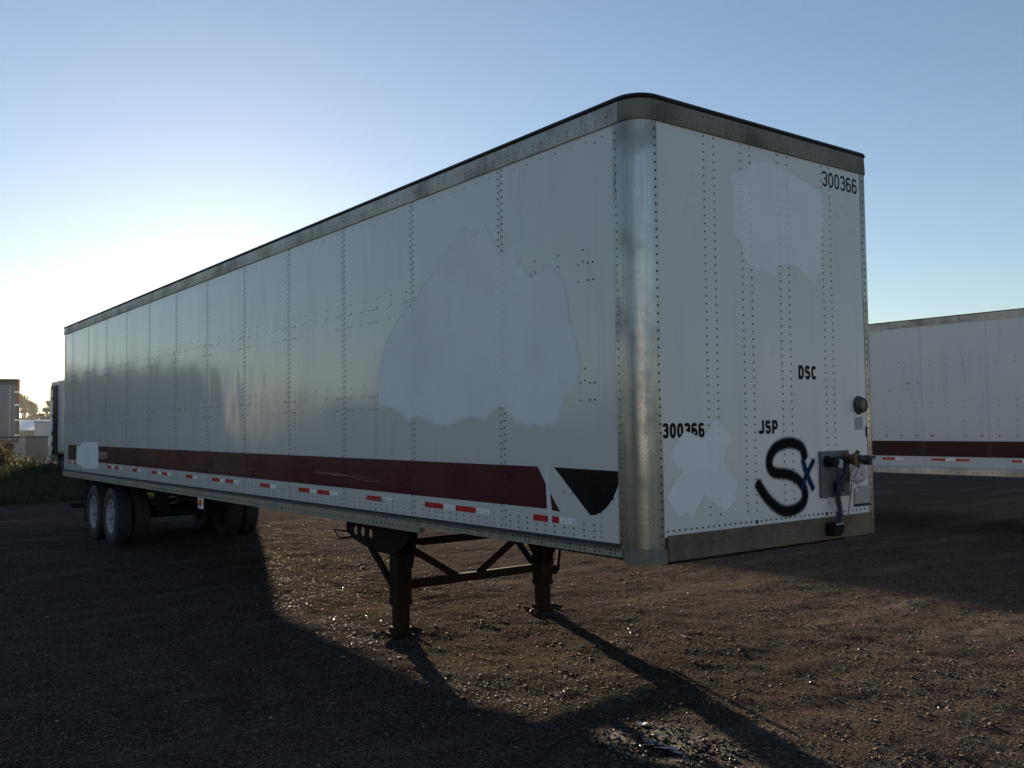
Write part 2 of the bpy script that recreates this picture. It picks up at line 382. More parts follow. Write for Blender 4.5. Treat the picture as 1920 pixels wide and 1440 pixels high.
def build_ground():
    def axis(a, b, d, far, grow=1.16):
        c = list(np.arange(a, b+1e-6, d)); s_ = d; r = c[-1]
        while r < far: s_ *= grow; r += s_; c.append(r)
        s_ = d; l = c[0]; pre = []
        while l > -far: s_ *= grow; l -= s_; pre.append(l)
        return np.array(pre[::-1]+c)
    xs = axis(-4.2, 8.2, .03, 1500); ys = axis(-3.4, 14.5, .034, 1500)
    sx = np.gradient(xs); sy = np.gradient(ys)
    X, Y = np.meshgrid(xs, ys); H = np.maximum(*np.meshgrid(sx, sy))
    Z = ground_h(X, Y, H)
    ny, nx = X.shape; v = np.stack([X, Y, Z], -1).reshape(-1, 3)
    i = np.arange((ny-1)*(nx-1)); r = i//(nx-1)*nx+i % (nx-1)
    f = np.stack([r, r+1, r+nx+1, r+nx], -1)
    me = bpy.data.meshes.new('ground'); me.vertices.add(len(v)); me.vertices.foreach_set('co', v.ravel())
    me.loops.add(f.size); me.loops.foreach_set('vertex_index', f.ravel().astype(np.int32))
    me.polygons.add(len(f)); me.polygons.foreach_set('loop_start', np.arange(0, f.size, 4, dtype=np.int32)); me.polygons.foreach_set('loop_total', np.full(len(f), 4, np.int32))
    me.polygons.foreach_set('use_smooth', np.ones(len(f), bool)); me.update(calc_edges=True); me.validate()
    s = NT('packed_gravel')
    big = s.noise(.55, (1, 1, 0), 4); mid = s.noise(3.2, (1, 1, 0), 5, .65); fine = s.noise(38., detail=4, rough=.7); grit = s.noise(130., detail=2, rough=.6)
    c = s.mix(s.ramp(mid, .38, .62), (.062, .055, .049), (.205, .174, .149))
    c = s.mix(s.math('MULTIPLY', s.ramp(big, .48, .68), .6), c, (.29, .235, .18))
    c = s.mix(s.math('MULTIPLY', s.ramp(s.noise(1.1, (1, 1, 0), 3), .52, .7), .5), c, (.13, .078, .060))
    c = s.mix(s.math('MULTIPLY', s.ramp(fine, .35, .75), .75), (.026, .022, .019), c)
    sp1 = s.noise(24., (1, 1, 0), 3, .75); sp2 = s.noise(62., (1, 1, 0), 2, .7)
    c = s.mix(s.math('MULTIPLY', s.ramp(sp1, .50, .34), .78), c, (.028, .023, .020)); c = s.mix(s.math('MULTIPLY', s.ramp(sp1, .54, .68), .6), c, (.33, .262, .20))
    c = s.mix(s.math('MULTIPLY', s.ramp(sp2, .50, .36), .6), c, (.030, .025, .022)); c = s.mix(s.math('MULTIPLY', s.ramp(sp2, .56, .70), .6), c, (.34, .28, .22))
    c = s.mix(s.ramp(grit, .60, .72), c, (.24, .20, .165)); c = s.mix(s.ramp(grit, .42, .32), c, (.02, .017, .015))
    mp = s.n('ShaderNodeMapping'); mp.inputs['Rotation'].default_value = (0, 0, R(-20)); mp.inputs['Scale'].default_value = (.30, 1.5, 1); s.l(s.geo.outputs['Position'], mp.inputs[0])
    tr = s.noise(1., detail=4, rough=.6, vec=mp.outputs[0])
    c = s.mix(s.math('MULTIPLY', s.math('MULTIPLY', s.ramp(tr, .50, .70), s.ramp(s.noise(9., (1, 1, 0), 4, .7), .3, .7)), .38), c, (.27, .225, .18)); c = s.mix(s.math('MULTIPLY', s.ramp(tr, .44, .30), .3), c, (.055, .047, .040))
    # grass-covered earth on the bank
    xyz = s.n('ShaderNodeSeparateXYZ'); s.l(s.geo.outputs['Position'], xyz.inputs[0])
    gm = s.math('MULTIPLY', s.ramp(s.math('ADD', xyz.outputs[1], s.math('MULTIPLY', mid, 3.)), 25.0, 26.8), s.ramp(xyz.outputs[0], 3.2, 6.2, 1, .15))
    c = s.mix(gm, c, s.mix(fine, (.022, .030, .012), (.055, .06, .024)))
    # wet margin round the puddle
    px = s.math('DIVIDE', s.math('SUBTRACT', xyz.outputs[0], PUD[0]), .42); py = s.math('DIVIDE', s.math('SUBTRACT', xyz.outputs[1], PUD[1]), .55)
    rr = s.math('ADD', s.math('MULTIPLY', px, px), s.math('MULTIPLY', py, py))
    wet = s.ramp(s.math('ADD', rr, s.math('MULTIPLY', mid, .8)), .8, 1.8, 1., 0.)
    c = s.mix(s.math('MULTIPLY', wet, .86), c, (.012, .009, .008))
    b = s.bump(mid, .015); b = s.bump(fine, .014, prev=b); b = s.bump(grit, .007, prev=b)
    ro = s.math('SUBTRACT', s.ramp(fine, .3, .7, .95, .8), s.math('MULTIPLY', wet, .42))
    s.set(col=c, rough=ro, normal=b, spec=s.math('MULTIPLY', wet, .03))
    me.materials.append(s.m)
    o = bpy.data.objects.new('ground', me); COL.objects.link(o); o['kind'] = 'structure'
    return o

def mesh_np(name, v, f, mats, mi=None, smooth=False):
    k = f.shape[1]; me = bpy.data.meshes.new(name); me.vertices.add(len(v)); me.vertices.foreach_set('co', np.ascontiguousarray(v, np.float32).ravel())
    me.loops.add(f.size); me.loops.foreach_set('vertex_index', f.ravel().astype(np.int32))
    me.polygons.add(len(f)); me.polygons.foreach_set('loop_start', np.arange(0, f.size, k, dtype=np.int32)); me.polygons.foreach_set('loop_total', np.full(len(f), k, np.int32))
    for m in mats: me.materials.append(m)
    if mi is not None: me.polygons.foreach_set('material_index', mi.astype(np.int32))
    if smooth: me.polygons.foreach_set('use_smooth', np.ones(len(f), bool))
    me.update(calc_edges=True); o = bpy.data.objects.new(name, me); COL.objects.link(o); return o

def build_stones():
    n = 125000
    # denser towards the camera
    px = []; py = []
    while sum(map(len, px)) < n:
        x = rng.uniform(-4.2, 9, 60000); y = rng.uniform(-3.6, 15, 60000); d = np.hypot(x+4.2, y+4.2)
        k = rng.uniform(0, 1, 60000) < np.clip((5/np.maximum(d, 3))**1.2, .05, 1)*(.45+.55*(vnoise(x*1.3, y*1.3, 9) > -.1))
        px.append(x[k]); py.append(y[k])
    x = np.concatenate(px)[:n]; y = np.concatenate(py)[:n]
    r = np.clip(np.exp(rng.normal(math.log(.0040), .5, n)), .002, .016)
    z = ground_h(x, y)+r*.25
    base = np.array([(a, b, c) for c in (-1, 1) for b in (-1, 1) for a in (-1, 1)], float)*.72
    f0 = np.array([(0, 2, 3), (0, 3, 1), (4, 5, 7), (4, 7, 6), (0, 1, 5), (0, 5, 4), (2, 6, 7), (2, 7, 3), (0, 4, 6), (0, 6, 2), (1, 3, 7), (1, 7, 5)])
    v = base[None]+rng.normal(0, .27, (n, 8, 3)); v = v*np.stack([rng.uniform(.7, 1.4, n), rng.uniform(.7, 1.4, n), rng.uniform(.3, .65, n)], -1)[:, None]
    an = rng.uniform(0, 6.28, n); c, s_ = np.cos(an)[:, None], np.sin(an)[:, None]
    v = np.stack([v[..., 0]*c-v[..., 1]*s_, v[..., 0]*s_+v[..., 1]*c, v[..., 2]], -1)*r[:, None, None]+np.stack([x, y, z], -1)[:, None]
    f = f0[None]+(np.arange(n)*8)[:, None, None]
    mats = [simple('stone_dark', (.03, .027, .025), .7, scale=60, spec=.1), simple('stone_brown', (.08, .06, .046), .7, scale=60, spec=.1),
            simple('stone_red', (.085, .045, .034), .7, scale=60, spec=.1), simple('stone_grey', (.10, .096, .09), .7, scale=60, spec=.1), simple('stone_pale', (.28, .24, .19), .6, scale=60, spec=.1),
            simple('stone_wet', (.04, .034, .028), .22, scale=60, spec=.4)]
    mi = np.repeat(rng.choice(6, n, p=[.31, .39, .17, .075, .02, .035]), 12)
    o = mesh_np('gravel', v.reshape(-1, 3), f.reshape(-1, 3), mats, mi); o['kind'] = 'stuff'; o['label'] = 'loose brown and grey gravel stones scattered over the yard'
    # wet pebbles glinting round the puddle
    n = 260; th = rng.uniform(0, 6.28, n); q = np.sqrt(rng.uniform(.1, 1.6, n))*.8
    x = PUD[0]+.42*q*np.cos(th); y = PUD[1]+.5*q*np.sin(th); r = rng.uniform(.004, .012, n); z = ground_h(x, y)+r*.4
    v = (base[None]+rng.normal(0, .25, (n, 8, 3)))*np.array([1, 1, .7])*r[:, None, None]+np.stack([x, y, z], -1)[:, None]
    o = mesh_np('wet_gravel', v.reshape(-1, 3), (f0[None]+(np.arange(n)*8)[:, None, None]).reshape(-1, 3), [simple('wet_stone', (.03, .026, .02), (.08), scale=60, spec=.5)]); o['kind'] = 'stuff'
    o['label'] = 'wet glinting pebbles round the puddle'

# ------------------------------------------------------------------ trailers
WID = 2.59
def corner_path(L, rad, seg=10, rad2=None):
    """rear-left -> front-left -> front-right -> rear-right outline of the box with rounded nose corners"""
    P = [((0, L), (-1, 0)), ((0, rad), (-1, 0))]
    for i in range(1, seg): a = math.pi+math.pi/2*i/seg; P.append(((rad+rad*math.cos(a), rad+rad*math.sin(a)), (math.cos(a), math.sin(a))))
    P += [((rad, 0), (0, -1))]; rad = rad2 or rad; P += [((WID-rad, 0), (0, -1))]
    for i in range(1, seg): a = 1.5*math.pi+math.pi/2*i/seg; P.append(((WID-rad+rad*math.cos(a), rad+rad*math.sin(a)), (math.cos(a), math.sin(a))))
    P += [((WID, rad), (1, 0)), ((WID, L), (1, 0))]
    return P

_wheel = None
def wheel_meshes():
    global _wheel
    if _wheel: return _wheel
    t = MB(); ro, ri, w = .505, .30, .27
    t.lathe((0, 0, 0), (1, 0, 0), [(ri, .02), (ri+.03, 0), (ro-.06, .0), (ro-.012, .025), (ro, .06), (ro, w-.06), (ro-.012, w-.025), (ro-.06, w), (ri+.03, w), (ri, w-.02), (ri, .02)], 40)
    for k in range(44):   # shoulder lugs
        a = 2*math.pi*k/44
        c = Vector((.035, math.sin(a)*(ro-.006), math.cos(a)*(ro-.006))); d = Vector((0, math.sin(a), math.cos(a)))
        t.bar(c-Vector((.022, 0, 0)), c+Vector((.05, 0, 0)), .03, .022, roll=d)
    r = MB(); r.lathe((0, 0, 0), (1, 0, 0), [(ri+.004, .012), (ri-.012, .008), (ri-.03, .045), (ri-.045, .07), (.20, .085), (.185, .075), (.155, .075), (.15, .06), (.0, .06)], 32)
    for k in range(10):
        a = 2*math.pi*k/10; r.lathe((.07, .20*math.sin(a)*.88, .20*math.cos(a)*.88), (-1, 0, 0), [(.014, 0), (.014, .028), (0, .03)], 6, 1)
    h = MB(); h.lathe((0, 0, 0), (1, 0, 0), [(.0, -.03), (.055, -.03), (.075, -.01), (.08, .06)], 16)
    def mk(mb, nm, mats):
        me = mb.mesh(nm); bm = bmesh.new(); bm.from_mesh(me); bmesh.ops.recalc_face_normals(bm, faces=bm.faces); bm.to_mesh(me); bm.free()
        for m in mats: me.materials.append(m)
        me.polygons.foreach_set('use_smooth', [True]*len(me.polygons)); me.set_sharp_from_angle(angle=R(35)); return me
    _wheel = mk(t, 'tyre', [M['tyre']]), mk(r, 'rim', [M['rim'], M['hub']]), mk(h, 'hub', [M['hub_cap']])
    return _wheel
def add_wheel(parent, x, y, z, flip):
    e = empty_part('wheel', parent, (x, y, z))
    if flip: e.rotation_euler = (0, 0, math.pi)
    for nm, me in zip(('tyre', 'rim', 'hub'), wheel_meshes()):
        o = bpy.data.objects.new(nm, me); COL.objects.link(o); o.parent = e
    return e

def undercarriage(t, L, zb, axles, gear_y=3.69, gz_=-.05):
    c = MB()
    y = .5
    while y < L-.2: c.box(.30, WID-.30, y-.03, y+.03, zb-.02, zb+.06); y += .305
    c.build('crossmembers', M['steel'], t, kind='stuff')
    f = MB(); f.box(.02, WID-.02, .25, L-.02, zb+.062, zb+.09); f.build('floor', M['steel'], t)
    ry0, ry1 = axles[0]-1.5, axles[-1]+1.2
    b = MB()
    for x in (.72, WID-.72): b.box(x-.06, x+.06, ry0, ry1, zb-.22, zb-.04)
    for yy in (axles[0]-.7, (axles[0]+axles[-1])/2, axles[-1]+.7):
        b.box(.66, WID-.66, yy-.06, yy+.06, zb-.2, zb-.06)
        for x in (.72, WID-.72): b.box(x-.08, x+.08, yy-.12, yy+.12, zb-.5, zb-.2)
    b.build('bogie_frame', M['steel'], t)
    for ya in axles:
        a = MB(); a.tube([(.3, ya, .45), (WID-.3, ya, .45)], .065, 12); a.box(.66, .8, ya-.42, ya+.42, .55, .62); a.box(WID-.8, WID-.66, ya-.42, ya+.42, .55, .62)
        a.tube([(.85, ya+.12, .5), (.85, ya+.38, .5)], .09, 12); a.tube([(WID-.85, ya+.12, .5), (WID-.85, ya+.38, .5)], .09, 12)
        a.build('axle', M['steel'], t, smooth=True)
        for x, fl in ((.03, 0), (.33, 0), (WID-.03, 1), (WID-.33, 1)): add_wheel(t, x, ya, .455, fl)
    for x0 in (.04, WID-.64):
        m = MB(); m.box(x0, x0+.6, axles[-1]+.70, axles[-1]+.712, .22, zb-.05); m.build('mudflap', M['tyre'], t)
    g = MB(); g.box(.12, WID-.12, L-.16, L-.04, .38, .49)
    for x in (.75, WID-.75): g.box(x-.05, x+.05, L-.14, L-.06, .49, zb+.03)
    g.build('bumper', M['steel'], t, bevel=.006)

def plain_trailer(label, loc, L=16.2, rz=0., zb=1.07, side='white_far', doors='white_far', frame='alu', group=None):
    """a trailer of the yard, seen from far away or in part"""
    t = thing('semi_trailer', label, 'trailer', loc, rz, group)
    rad = .15; P = corner_path(L, rad, seg=5)
    H = 4.11
    n = int((L-.3)/1.31); ys = [L-.12-1.31*i for i in range(n+1)]+[rad]
    for i in range(len(ys)-1):
        p = MB(); p.box(0, .02, ys[i+1]+.002, ys[i]-.002, zb+.09, H-.16); p.build('side_panel', M[side], t)
    p = MB(); p.box(WID-.02, WID, rad, L-.12, zb+.09, H-.16); p.build('side_wall', M[side], t)
    p = MB(); p.box(rad, WID-rad, 0, .02, zb+.09, H-.16); p.build('front_wall', M[side], t)
    for x0, a0 in ((rad, math.pi), (WID-rad, 1.5*math.pi)):
        p = MB(); pa = [((x0+rad*math.cos(a0+math.pi/2*i/6), rad+rad*math.sin(a0+math.pi/2*i/6)), (math.cos(a0+math.pi/2*i/6), math.sin(a0+math.pi/2*i/6))) for i in range(7)]
        p.sweep(pa, [(-.02, zb+.04), (.003, zb+.04), (.003, H-.16), (-.02, H-.16)]); p.build('corner_post', M['alu_post'], t, smooth=True)
    p = MB(); p.sweep(P, [(-.03, H-.17), (.012, H-.17), (.012, H-.03), (-.0, H-.01), (-.03, H-.01)]); p.build('top_rail', M['alu_top'], t, smooth=True)
    p = MB(); p.sweep(P, [(-.03, zb), (.014, zb), (.014, zb+.1), (-.03, zb+.1)]); p.build('bottom_rail', M['alu'], t, smooth=True)
    p = MB(); p.add([(q[0][0]+q[1][0]*.015, q[0][1]+q[1][1]*.015, H-.008) for q in P], [tuple(range(len(P)))]); p.build('roof', M['roof'], t)
    p = MB()
    for a, b in ((0, .1), (WID-.1, WID)): p.box(a, b, L-.12, L+.01, zb, H-.16)
    p.box(.1, WID-.1, L-.1, L+.01, H-.3, H-.16); p.box(.1, WID-.1, L-.1, L+.01, zb, zb+.14); p.build('rear_frame', M[frame], t, bevel=.008)
    for k in (0, 1):
        x0 = .11+k*(WID-.22)/2; x1 = x0+(WID-.24)/2
        p = MB(); p.box(x0, x1, L-.05, L-.0, zb+.15, H-.31); d = p.build('rear_door', M[doors], t)
        h = MB(); xe = x0 if k == 0 else x1
        for zz in (1.5, 2.2, 2.9, 3.5): h.box(xe-.09, xe+.09, L+.0, L+.03, zz-.03, zz+.03)
        h.build('hinge', M['white_tape'], d)
        h = MB()
        for xr in (x0+.3, x1-.25): h.tube([(xr, L+.035, zb+.12), (xr, L+.035, H-.3)], .016, 6)
        h.build('lock_rod', M['alu'], d)
    undercarriage(t, L, zb, (L-3.2, L-1.9))
    g = empty_part('landing_gear', t)
    for x in (.42, WID-.42):
        p = MB(); p.box(x-.07, x+.07, 3.6, 3.74, -.02, zb); p.box(x-.15, x+.15, 3.55, 3.79, -.05, -.02); p.build('leg', M['steel'], g)
    p = MB(); p.box(.49, WID-.49, 3.64, 3.7, .4, .47); p.build('cross_brace', M['steel'], g)
    return t

SY = ([.0, .3, 1, 2, 3, 5, 8, 12, 16, 17], [.02, .323, 1.033, 2.044, 3.05, 5.049, 8.016, 11.913, 15.746, 16.70])
def smap(y, z):
    y2 = float(np.interp(y, *SY)); a = 1.0725+.003*y; b = 3.894-.003*y
    return y2, a+(z-1.1)*(b-a)/2.8
def fmap(x, z):
    x2 = float(np.interp(x, [0, .2, 1, 1.8, 2.5, 2.6], [0, .18, .972, 1.757, 2.441, 2.54])); a = 1.077+.005*x; b = 3.886-.008*x
    return x2, a+(z-1.1)*(b-a)/2.8
def remap(old, how):
    """true sizes: measured marks brought to the scale of the panels"""
    for o in [o for o in bpy.data.objects if o not in old and o.type == 'MESH']:
        for v in o.data.vertices:
            if how == 's': v.co.y, v.co.z = smap(v.co.y, v.co.z)
            else: v.co.x, v.co.z = fmap(v.co.x, v.co.z)
def main_trailer():
    L, H, zb = 16.7, 4.11, 1.07
    t = thing('semi_trailer', 'nearest white box trailer with maroon stripe, painted-over patches and number 300366', 'trailer', group='trailers parked in the yard')
    ZP0, ZP1 = 1.176, 3.945                       # panels between bottom and top rail
    YS = [.232, .405]+[1.494+1.3131*i for i in range(12)]+[16.6]
    stripe_rear = 16.6
    stripe = [(stripe_rear, 1.375), (stripe_rear, 1.675), (1.042, 1.682), (.946, 1.552), (.918, 1.385)]
    sliver = [(.907, 1.50), (.80, 1.375), (.889, 1.378)]
    patch = [(2.79, 3.02), (2.88, 3.03), (3.01, 2.94), (3.2, 2.8), (3.26, 2.7), (3.32, 2.6), (3.41, 2.41), (3.36, 2.19), (3.02, 2.12), (2.85, 2.02), (2.69, 2.07), (2.45, 2.0), (2.22, 1.97), (1.95, 2.05), (1.7, 2.02), (1.48, 2.12), (1.3, 2.02), (1.11, 1.97),
             (.95, 1.96), (.8, 2.01), (.74, 2.12), (.66, 2.2), (.57, 2.30), (.565, 2.45), (.64, 2.66), (.72, 2.96), (.85, 3.11), (.92, 3.11), (1.08, 3.06), (1.24, 3.19), (1.26, 3.36), (1.4, 3.28), (1.49, 3.31), (1.63, 3.52), (1.72, 3.5), (1.79, 3.46), (1.9, 3.58), (2.0, 3.55), (2.11, 3.47), (2.32, 3.33), (2.57, 3.19), (2.67, 3.13)]
    # --- left side: one sheet per panel
    for i in range(len(YS)-1):
        p = MB(); p.box(0, .012, YS[i]+(.0038 if i > 1 else .0004), YS[i+1]-(.0038 if i > 0 else .0004), ZP0-.03, ZP1+.02); p.build('side_panel', M['white'], t, bevel=.0012)
    p = MB(); p.box(.0125, .03, .2, L-.1, 1.1, 4.0); p.build('side_lining', M['backing'], t)
    p = MB(); p.box(WID-.02, WID, .2, L-.1, 1.1, 4.0); p.build('side_wall', M['white_far'], t)
    # --- nose panels
    XS = [.172, .672, 1.418, 2.378, 2.487]
    for i in range(4):
        p = MB(); p.box(XS[i]+(.0013 if i == 2 else .0004), XS[i+1]-(.0013 if i == 1 else .0004), 0, .012, 1.245-.02, ZP1+.02); p.build('front_panel', M['white_front'], t, bevel=.0012)
    p = MB(); p.box(.15, WID-.07, .0125, .03, 1.1, 4.0); p.build('front_lining', M['backing'], t)
    # --- rounded corner posts
    def post(cx, r_, a0, ext0, ext1):
        pa = []
        if a0 < math.pi*1.2: pa.append(((0, r_+ext0), (-1, 0)))
        else: pa.append(((cx-ext1, 0), (0, -1)))
        for k in range(15):
            a = a0+math.pi/2*k/14; pa.append(((cx+r_*math.cos(a), r_+r_*math.sin(a)), (math.cos(a), math.sin(a))))
        if a0 < math.pi*1.2: pa.append(((cx+ext1, 0), (0, -1)))
        else: pa.append(((WID, r_+ext0), (1, 0)))
        q = MB(); q.sweep(pa, [(-.02, 1.155), (.004, 1.155), (.004, 3.96), (-.02, 3.96)]); return q.build('corner_post', M['alu_post'], t, smooth=True)
    post(.165, .165, math.pi, .067, .007); post(WID-.06, .06, 1.5*math.pi, .1, .042)
    # --- rails
    P = corner_path(L, .17, seg=14, rad2=.07)
    q = MB(); q.sweep(P, [(-.03, 3.938), (.013, 3.938), (.016, 3.95), (.010, 4.075), (-.03, 4.078)]); q.mi = [0]*len(q.f)
    for k, f in enumerate(q.f):
        ys_ = [q.v[i][1] for i in f]; xs_ = [q.v[i][0] for i in f]
        if max(ys_) < .22: q.mi[k] = 1
    q.build('top_rail', [M['alu_top'], M['alu_nose']], t, smooth=True)
    q = MB(); q.sweep(P, [(-.2, 4.0785), (.014, 4.0785), (.022, 4.09), (.012, 4.108), (-.2, 4.118)]); q.build('roof_edge', M['plain_black'], t, smooth=True)
    q = MB(); q.add([(a[0][0]-a[1][0]*.19, a[0][1]-a[1][1]*.19, 4.12) for a in P], [tuple(range(len(P)))]); q.build('roof', M['roof'], t)
    q = MB(); q.box(-.0165, -.0125, .52, .62, 3.945, 4.072); q.build('splice_plate', M['alu_top'], t, bevel=.001)
    # bottom rails: ledge, web, lower lip; deeper behind the landing gear
    for sx, x0 in ((-1, 0.), (1, WID)):
        q = MB()
        prof = [(.03, 1.098), (-.016, 1.098), (-.016, 1.132), (-.010, 1.136), (-.012, 1.150), (-.020, 1.152), (-.022, 1.160), (-.003, 1.182), (.03, 1.182)]
        def strip(y0, y1, pr):
            m = len(pr); v = [(x0+(o if sx < 0 else -o), y, z) for y in (y0, y1) for o, z in pr]
            q.add(v, [(6, m+6, m+7, 7)], 1); q.add(v, [(k, m+k, m+(k+1) % m, (k+1) % m) for k in range(m) if k != 6]+[tuple(range(m)), tuple(range(2*m-1, m-1, -1))])
        strip(.2, 2.7, prof)
        prof2 = [(.03, 1.045)]+[(-.016, 1.047)]+prof[2:]
        strip(2.7, L, prof2 if sx < 0 else prof)
        q.build('bottom_rail', [M['alu'], M['ledge']], t, smooth=True)
    q = MB(); q.sweep(corner_path(L, .05, seg=4)[4:8], [(-.03, 1.06), (.006, 1.06), (.010, 1.075), (.008, 1.24), (-.0, 1.246), (-.03, 1.246)])
    q = MB(); q.box(.20, WID-.075, -.012, .05, 1.070, 1.237); q.build('front_sill', M['alu_front'], t, bevel=.004)
    q = MB(); q.box(.25, WID-.4, .03, .12, 1.045, 1.075); q.build('sill_lip', M['steel'], t)
    for cx, a0, r_ in ((.165, math.pi, .165), (WID-.06, 1.5*math.pi, .06)):
        q = MB(); pa = [((cx+r_*math.cos(a0+math.pi/2*k/12), r_+r_*math.sin(a0+math.pi/2*k/12)), (math.cos(a0+math.pi/2*k/12), math.sin(a0+math.pi/2*k/12))) for k in range(13)]
        if cx < 1: pa = [((0, .197), (-1, 0))]+pa+[((.198, 0), (0, -1))]
        q.sweep(pa, [(-.03, 1.06), (.002, 1.06), (.002, 1.153), (-.03, 1.153)]); q.build('corner_shoe', M['alu_nose' if cx < 1 else 'alu_front'], t, smooth=True)
    # --- rear
    q = MB()
    for a, b in ((0, .1), (WID-.1, WID)): q.box(a, b, L-.1, L+.01, 1.05, 3.93)
    q.box(.1, WID-.1, L-.1, L+.01, 3.75, 4.07); q.box(.1, WID-.1, L-.1, L+.01, 1.05, 1.2); q.build('rear_frame', M['alu'], t, bevel=.006)
    for k in (0, 1): q = MB(); q.box(.11+k*1.19, 1.29+k*1.19, L-.05, L, 1.2, 3.74); q.build('rear_door', M['white_far'], t)
    old = set(bpy.data.objects)
    # --- painted and printed marks on the side
    q = MB(); q.poly_yz(stripe, -.0004); q.poly_yz(sliver, -.0004); q.build('stripe', M['maroon'], t, fixn=False)
    arc = [(.205, 1.675), (.206, 1.61), (.222, 1.57), (.245, 1.53), (.272, 1.49), (.30, 1.46), (.34, 1.425), (.39, 1.395), (.44, 1.377), (.49, 1.372)]
    q = MB(); q.poly_yz([(.86, 1.682)]+[(max(y, .205), z) for y, z in arc], -.0004); q.build('black_emblem', M['black_vinyl'], t, fixn=False)
    rearp = [(15.83, 1.30), (15.81, 1.66), (15.5, 1.665), (15.45, 1.72), (14.95, 1.76), (14.5, 1.745), (14.05, 1.75), (14.0, 1.5), (14.02, 1.26), (14.6, 1.235), (15.0, 1.24), (15.22, 1.215), (15.4, 1.27)]
    drip = [(.962, 1.70), (.955, 1.60), (.938, 1.36), (.905, 1.27), (.887, 1.27), (.903, 1.42), (.915, 1.6), (.925, 1.70)]
    soft_patch('overpaint', 'large arched patch of lilac white overpaint', patch, -.0008, patch_mat('soft_overpaint', .055), t, 'yz')
    soft_patch('overpaint', 'thin drip of white overpaint crossing the end of the stripe', drip, -.0018, patch_mat('drip_overpaint', .007, .86), t, 'yz', .008, .015)
    soft_patch('overpaint', 'white overpaint block over the rear of the stripe', rearp, -.0018, patch_mat('block_overpaint', .012), t, 'yz', .02, .03)
    sm = Matrix(((0, 0, 1, 0), (-1, 0, 0, 0), (0, 1, 0, 0), (0, 0, 0, 1)))
    def side_m(y, z, d=.0008): return Matrix.Translation((-d, y, z)) @ Matrix(((0, 0, -1, 0), (-1, 0, 0, 0), (0, 1, 0, 0), (0, 0, 0, 1)))
    text_mesh('lettering', 'com', .58, .12, side_m(13.97, 1.45), M['pale_ink'], t, .0)
    q = MB(); rr = random.Random(5)
    for k in range(26):
        yy = rr.uniform(15.9, 16.5); zz = rr.uniform(1.43, 1.6); q.poly_yz([(yy, zz), (yy+rr.uniform(.01, .05), zz+.02), (yy+.02, zz+rr.uniform(.02, .07))], -.0008)
    q.build('worn_lettering', simple('worn_ink', (.16, .12, .12), .6), t, fixn=False, kind='stuff')
    # scrapes along the stripe
    q = MB()
    def scratch(pts, w):
        for (a, b), (c, d) in zip(pts[:-1], pts[1:]):
            q.poly_yz([(a, b-w*rr.uniform(.3, 1)), (c, d-w*rr.uniform(.3, 1)), (c, d+w*rr.uniform(.3, 1)), (a, b+w*rr.uniform(.3, 1))], -.0008)
    scratch([(4.75, 1.520), (4.5, 1.515), (4.3, 1.510), (4.1, 1.512), (3.95, 1.505)], .006)
    scratch([(4.6, 1.508), (4.35, 1.502), (4.1, 1.5)], .003)
    scratch([(3.95, 1.500), (3.75, 1.478), (3.55, 1.470), (3.38, 1.476), (3.36, 1.49)], .003)
    scratch([(3.9, 1.51), (3.7, 1.505), (3.45, 1.492)], .002)
    for k in range(40):
        yy = rr.uniform(5.9, 8.4); zz = rr.uniform(1.42, 1.52); l = rr.uniform(.03, .35); scratch([(yy, zz), (yy+l, zz+rr.uniform(-.008, .008))], .0022)
    scratch([(2.47, 1.44), (2.475, 1.50)], .003)
    q.build('scrape_mark', simple('scraped_paint', (.24, .15, .15), .5, var=.5, scale=60), t, fixn=False, kind='stuff')
    # reflective tape strips
    def tape(y0, segs, z=1.315, h=.045, chip=False):
        q = MB(); y = y0
        for w, m in segs:
            q.box(-.0014, -.0002, y-w, y, z-h/2, z+h/2, m); y -= w
        q.build('reflective_tape', [M['red_tape'], M['white_tape']], t)
    full = [(.29, 0), (.18, 1), (.29, 0), (.18, 1)]
    tape(2.58, full); tape(5.16, full); tape(7.87, [(.29, 0), (.19, 1), (.3, 0), (.19, 1)]); tape(10.6, [(.29, 0), (.21, 1), (.29, 0), (.18, 1)])
    tape(13.36, [(.3, 0), (.21, 1), (.3, 0), (.18, 1)]); tape(16.55, [(.28, 0), (.18, 1), (.27, 0)])
    tape(3.62, [(.29, 0), (.18, 1)]); tape(6.23, [(.3, 0), (.18, 1)]); tape(8.95, [(.3, 0), (.18, 1)]); tape(11.7, [(.3, 0), (.18, 1)])
    tape(1.10, [(.165, 0)]); tape(.905, [(.095, 0), (.18, 1)])
    q = MB(); rr = random.Random(9)
    for k in range(14):
        yy = rr.uniform(3.18, 3.5); zz = rr.uniform(1.302, 1.328); q.poly_yz([(yy, zz), (yy-rr.uniform(.05, .16), zz-.006), (yy-.04, zz-.012)], -.0018)
    q.build('tape_scuff', M['worn_label'], t, fixn=False)
    remap(old, 's'); old = set(bpy.data.objects)
    # --- nose marks
    def front_m(x, z, d=.0004): return Matrix.Translation((x, -d, z)) @ Matrix(((1, 0, 0, 0), (0, 0, -1, 0), (0, 1, 0, 0), (0, 0, 0, 1)))
    block_text('number_lettering', '300366', .475, .122, .0185, front_m(2.03, 3.797), M['ink'], t, .17)
    block_text('number_lettering', '300366', .41, .100, .0235, front_m(.190, 1.882), M['ink'], t, .13)
    block_text('lettering', 'JSP', .225, .100, .026, front_m(1.17, 1.892), M['ink'], t, .16)
    block_text('lettering', 'DSC', .228, .106, .026, front_m(1.660, 2.291), M['ink'], t, .16)
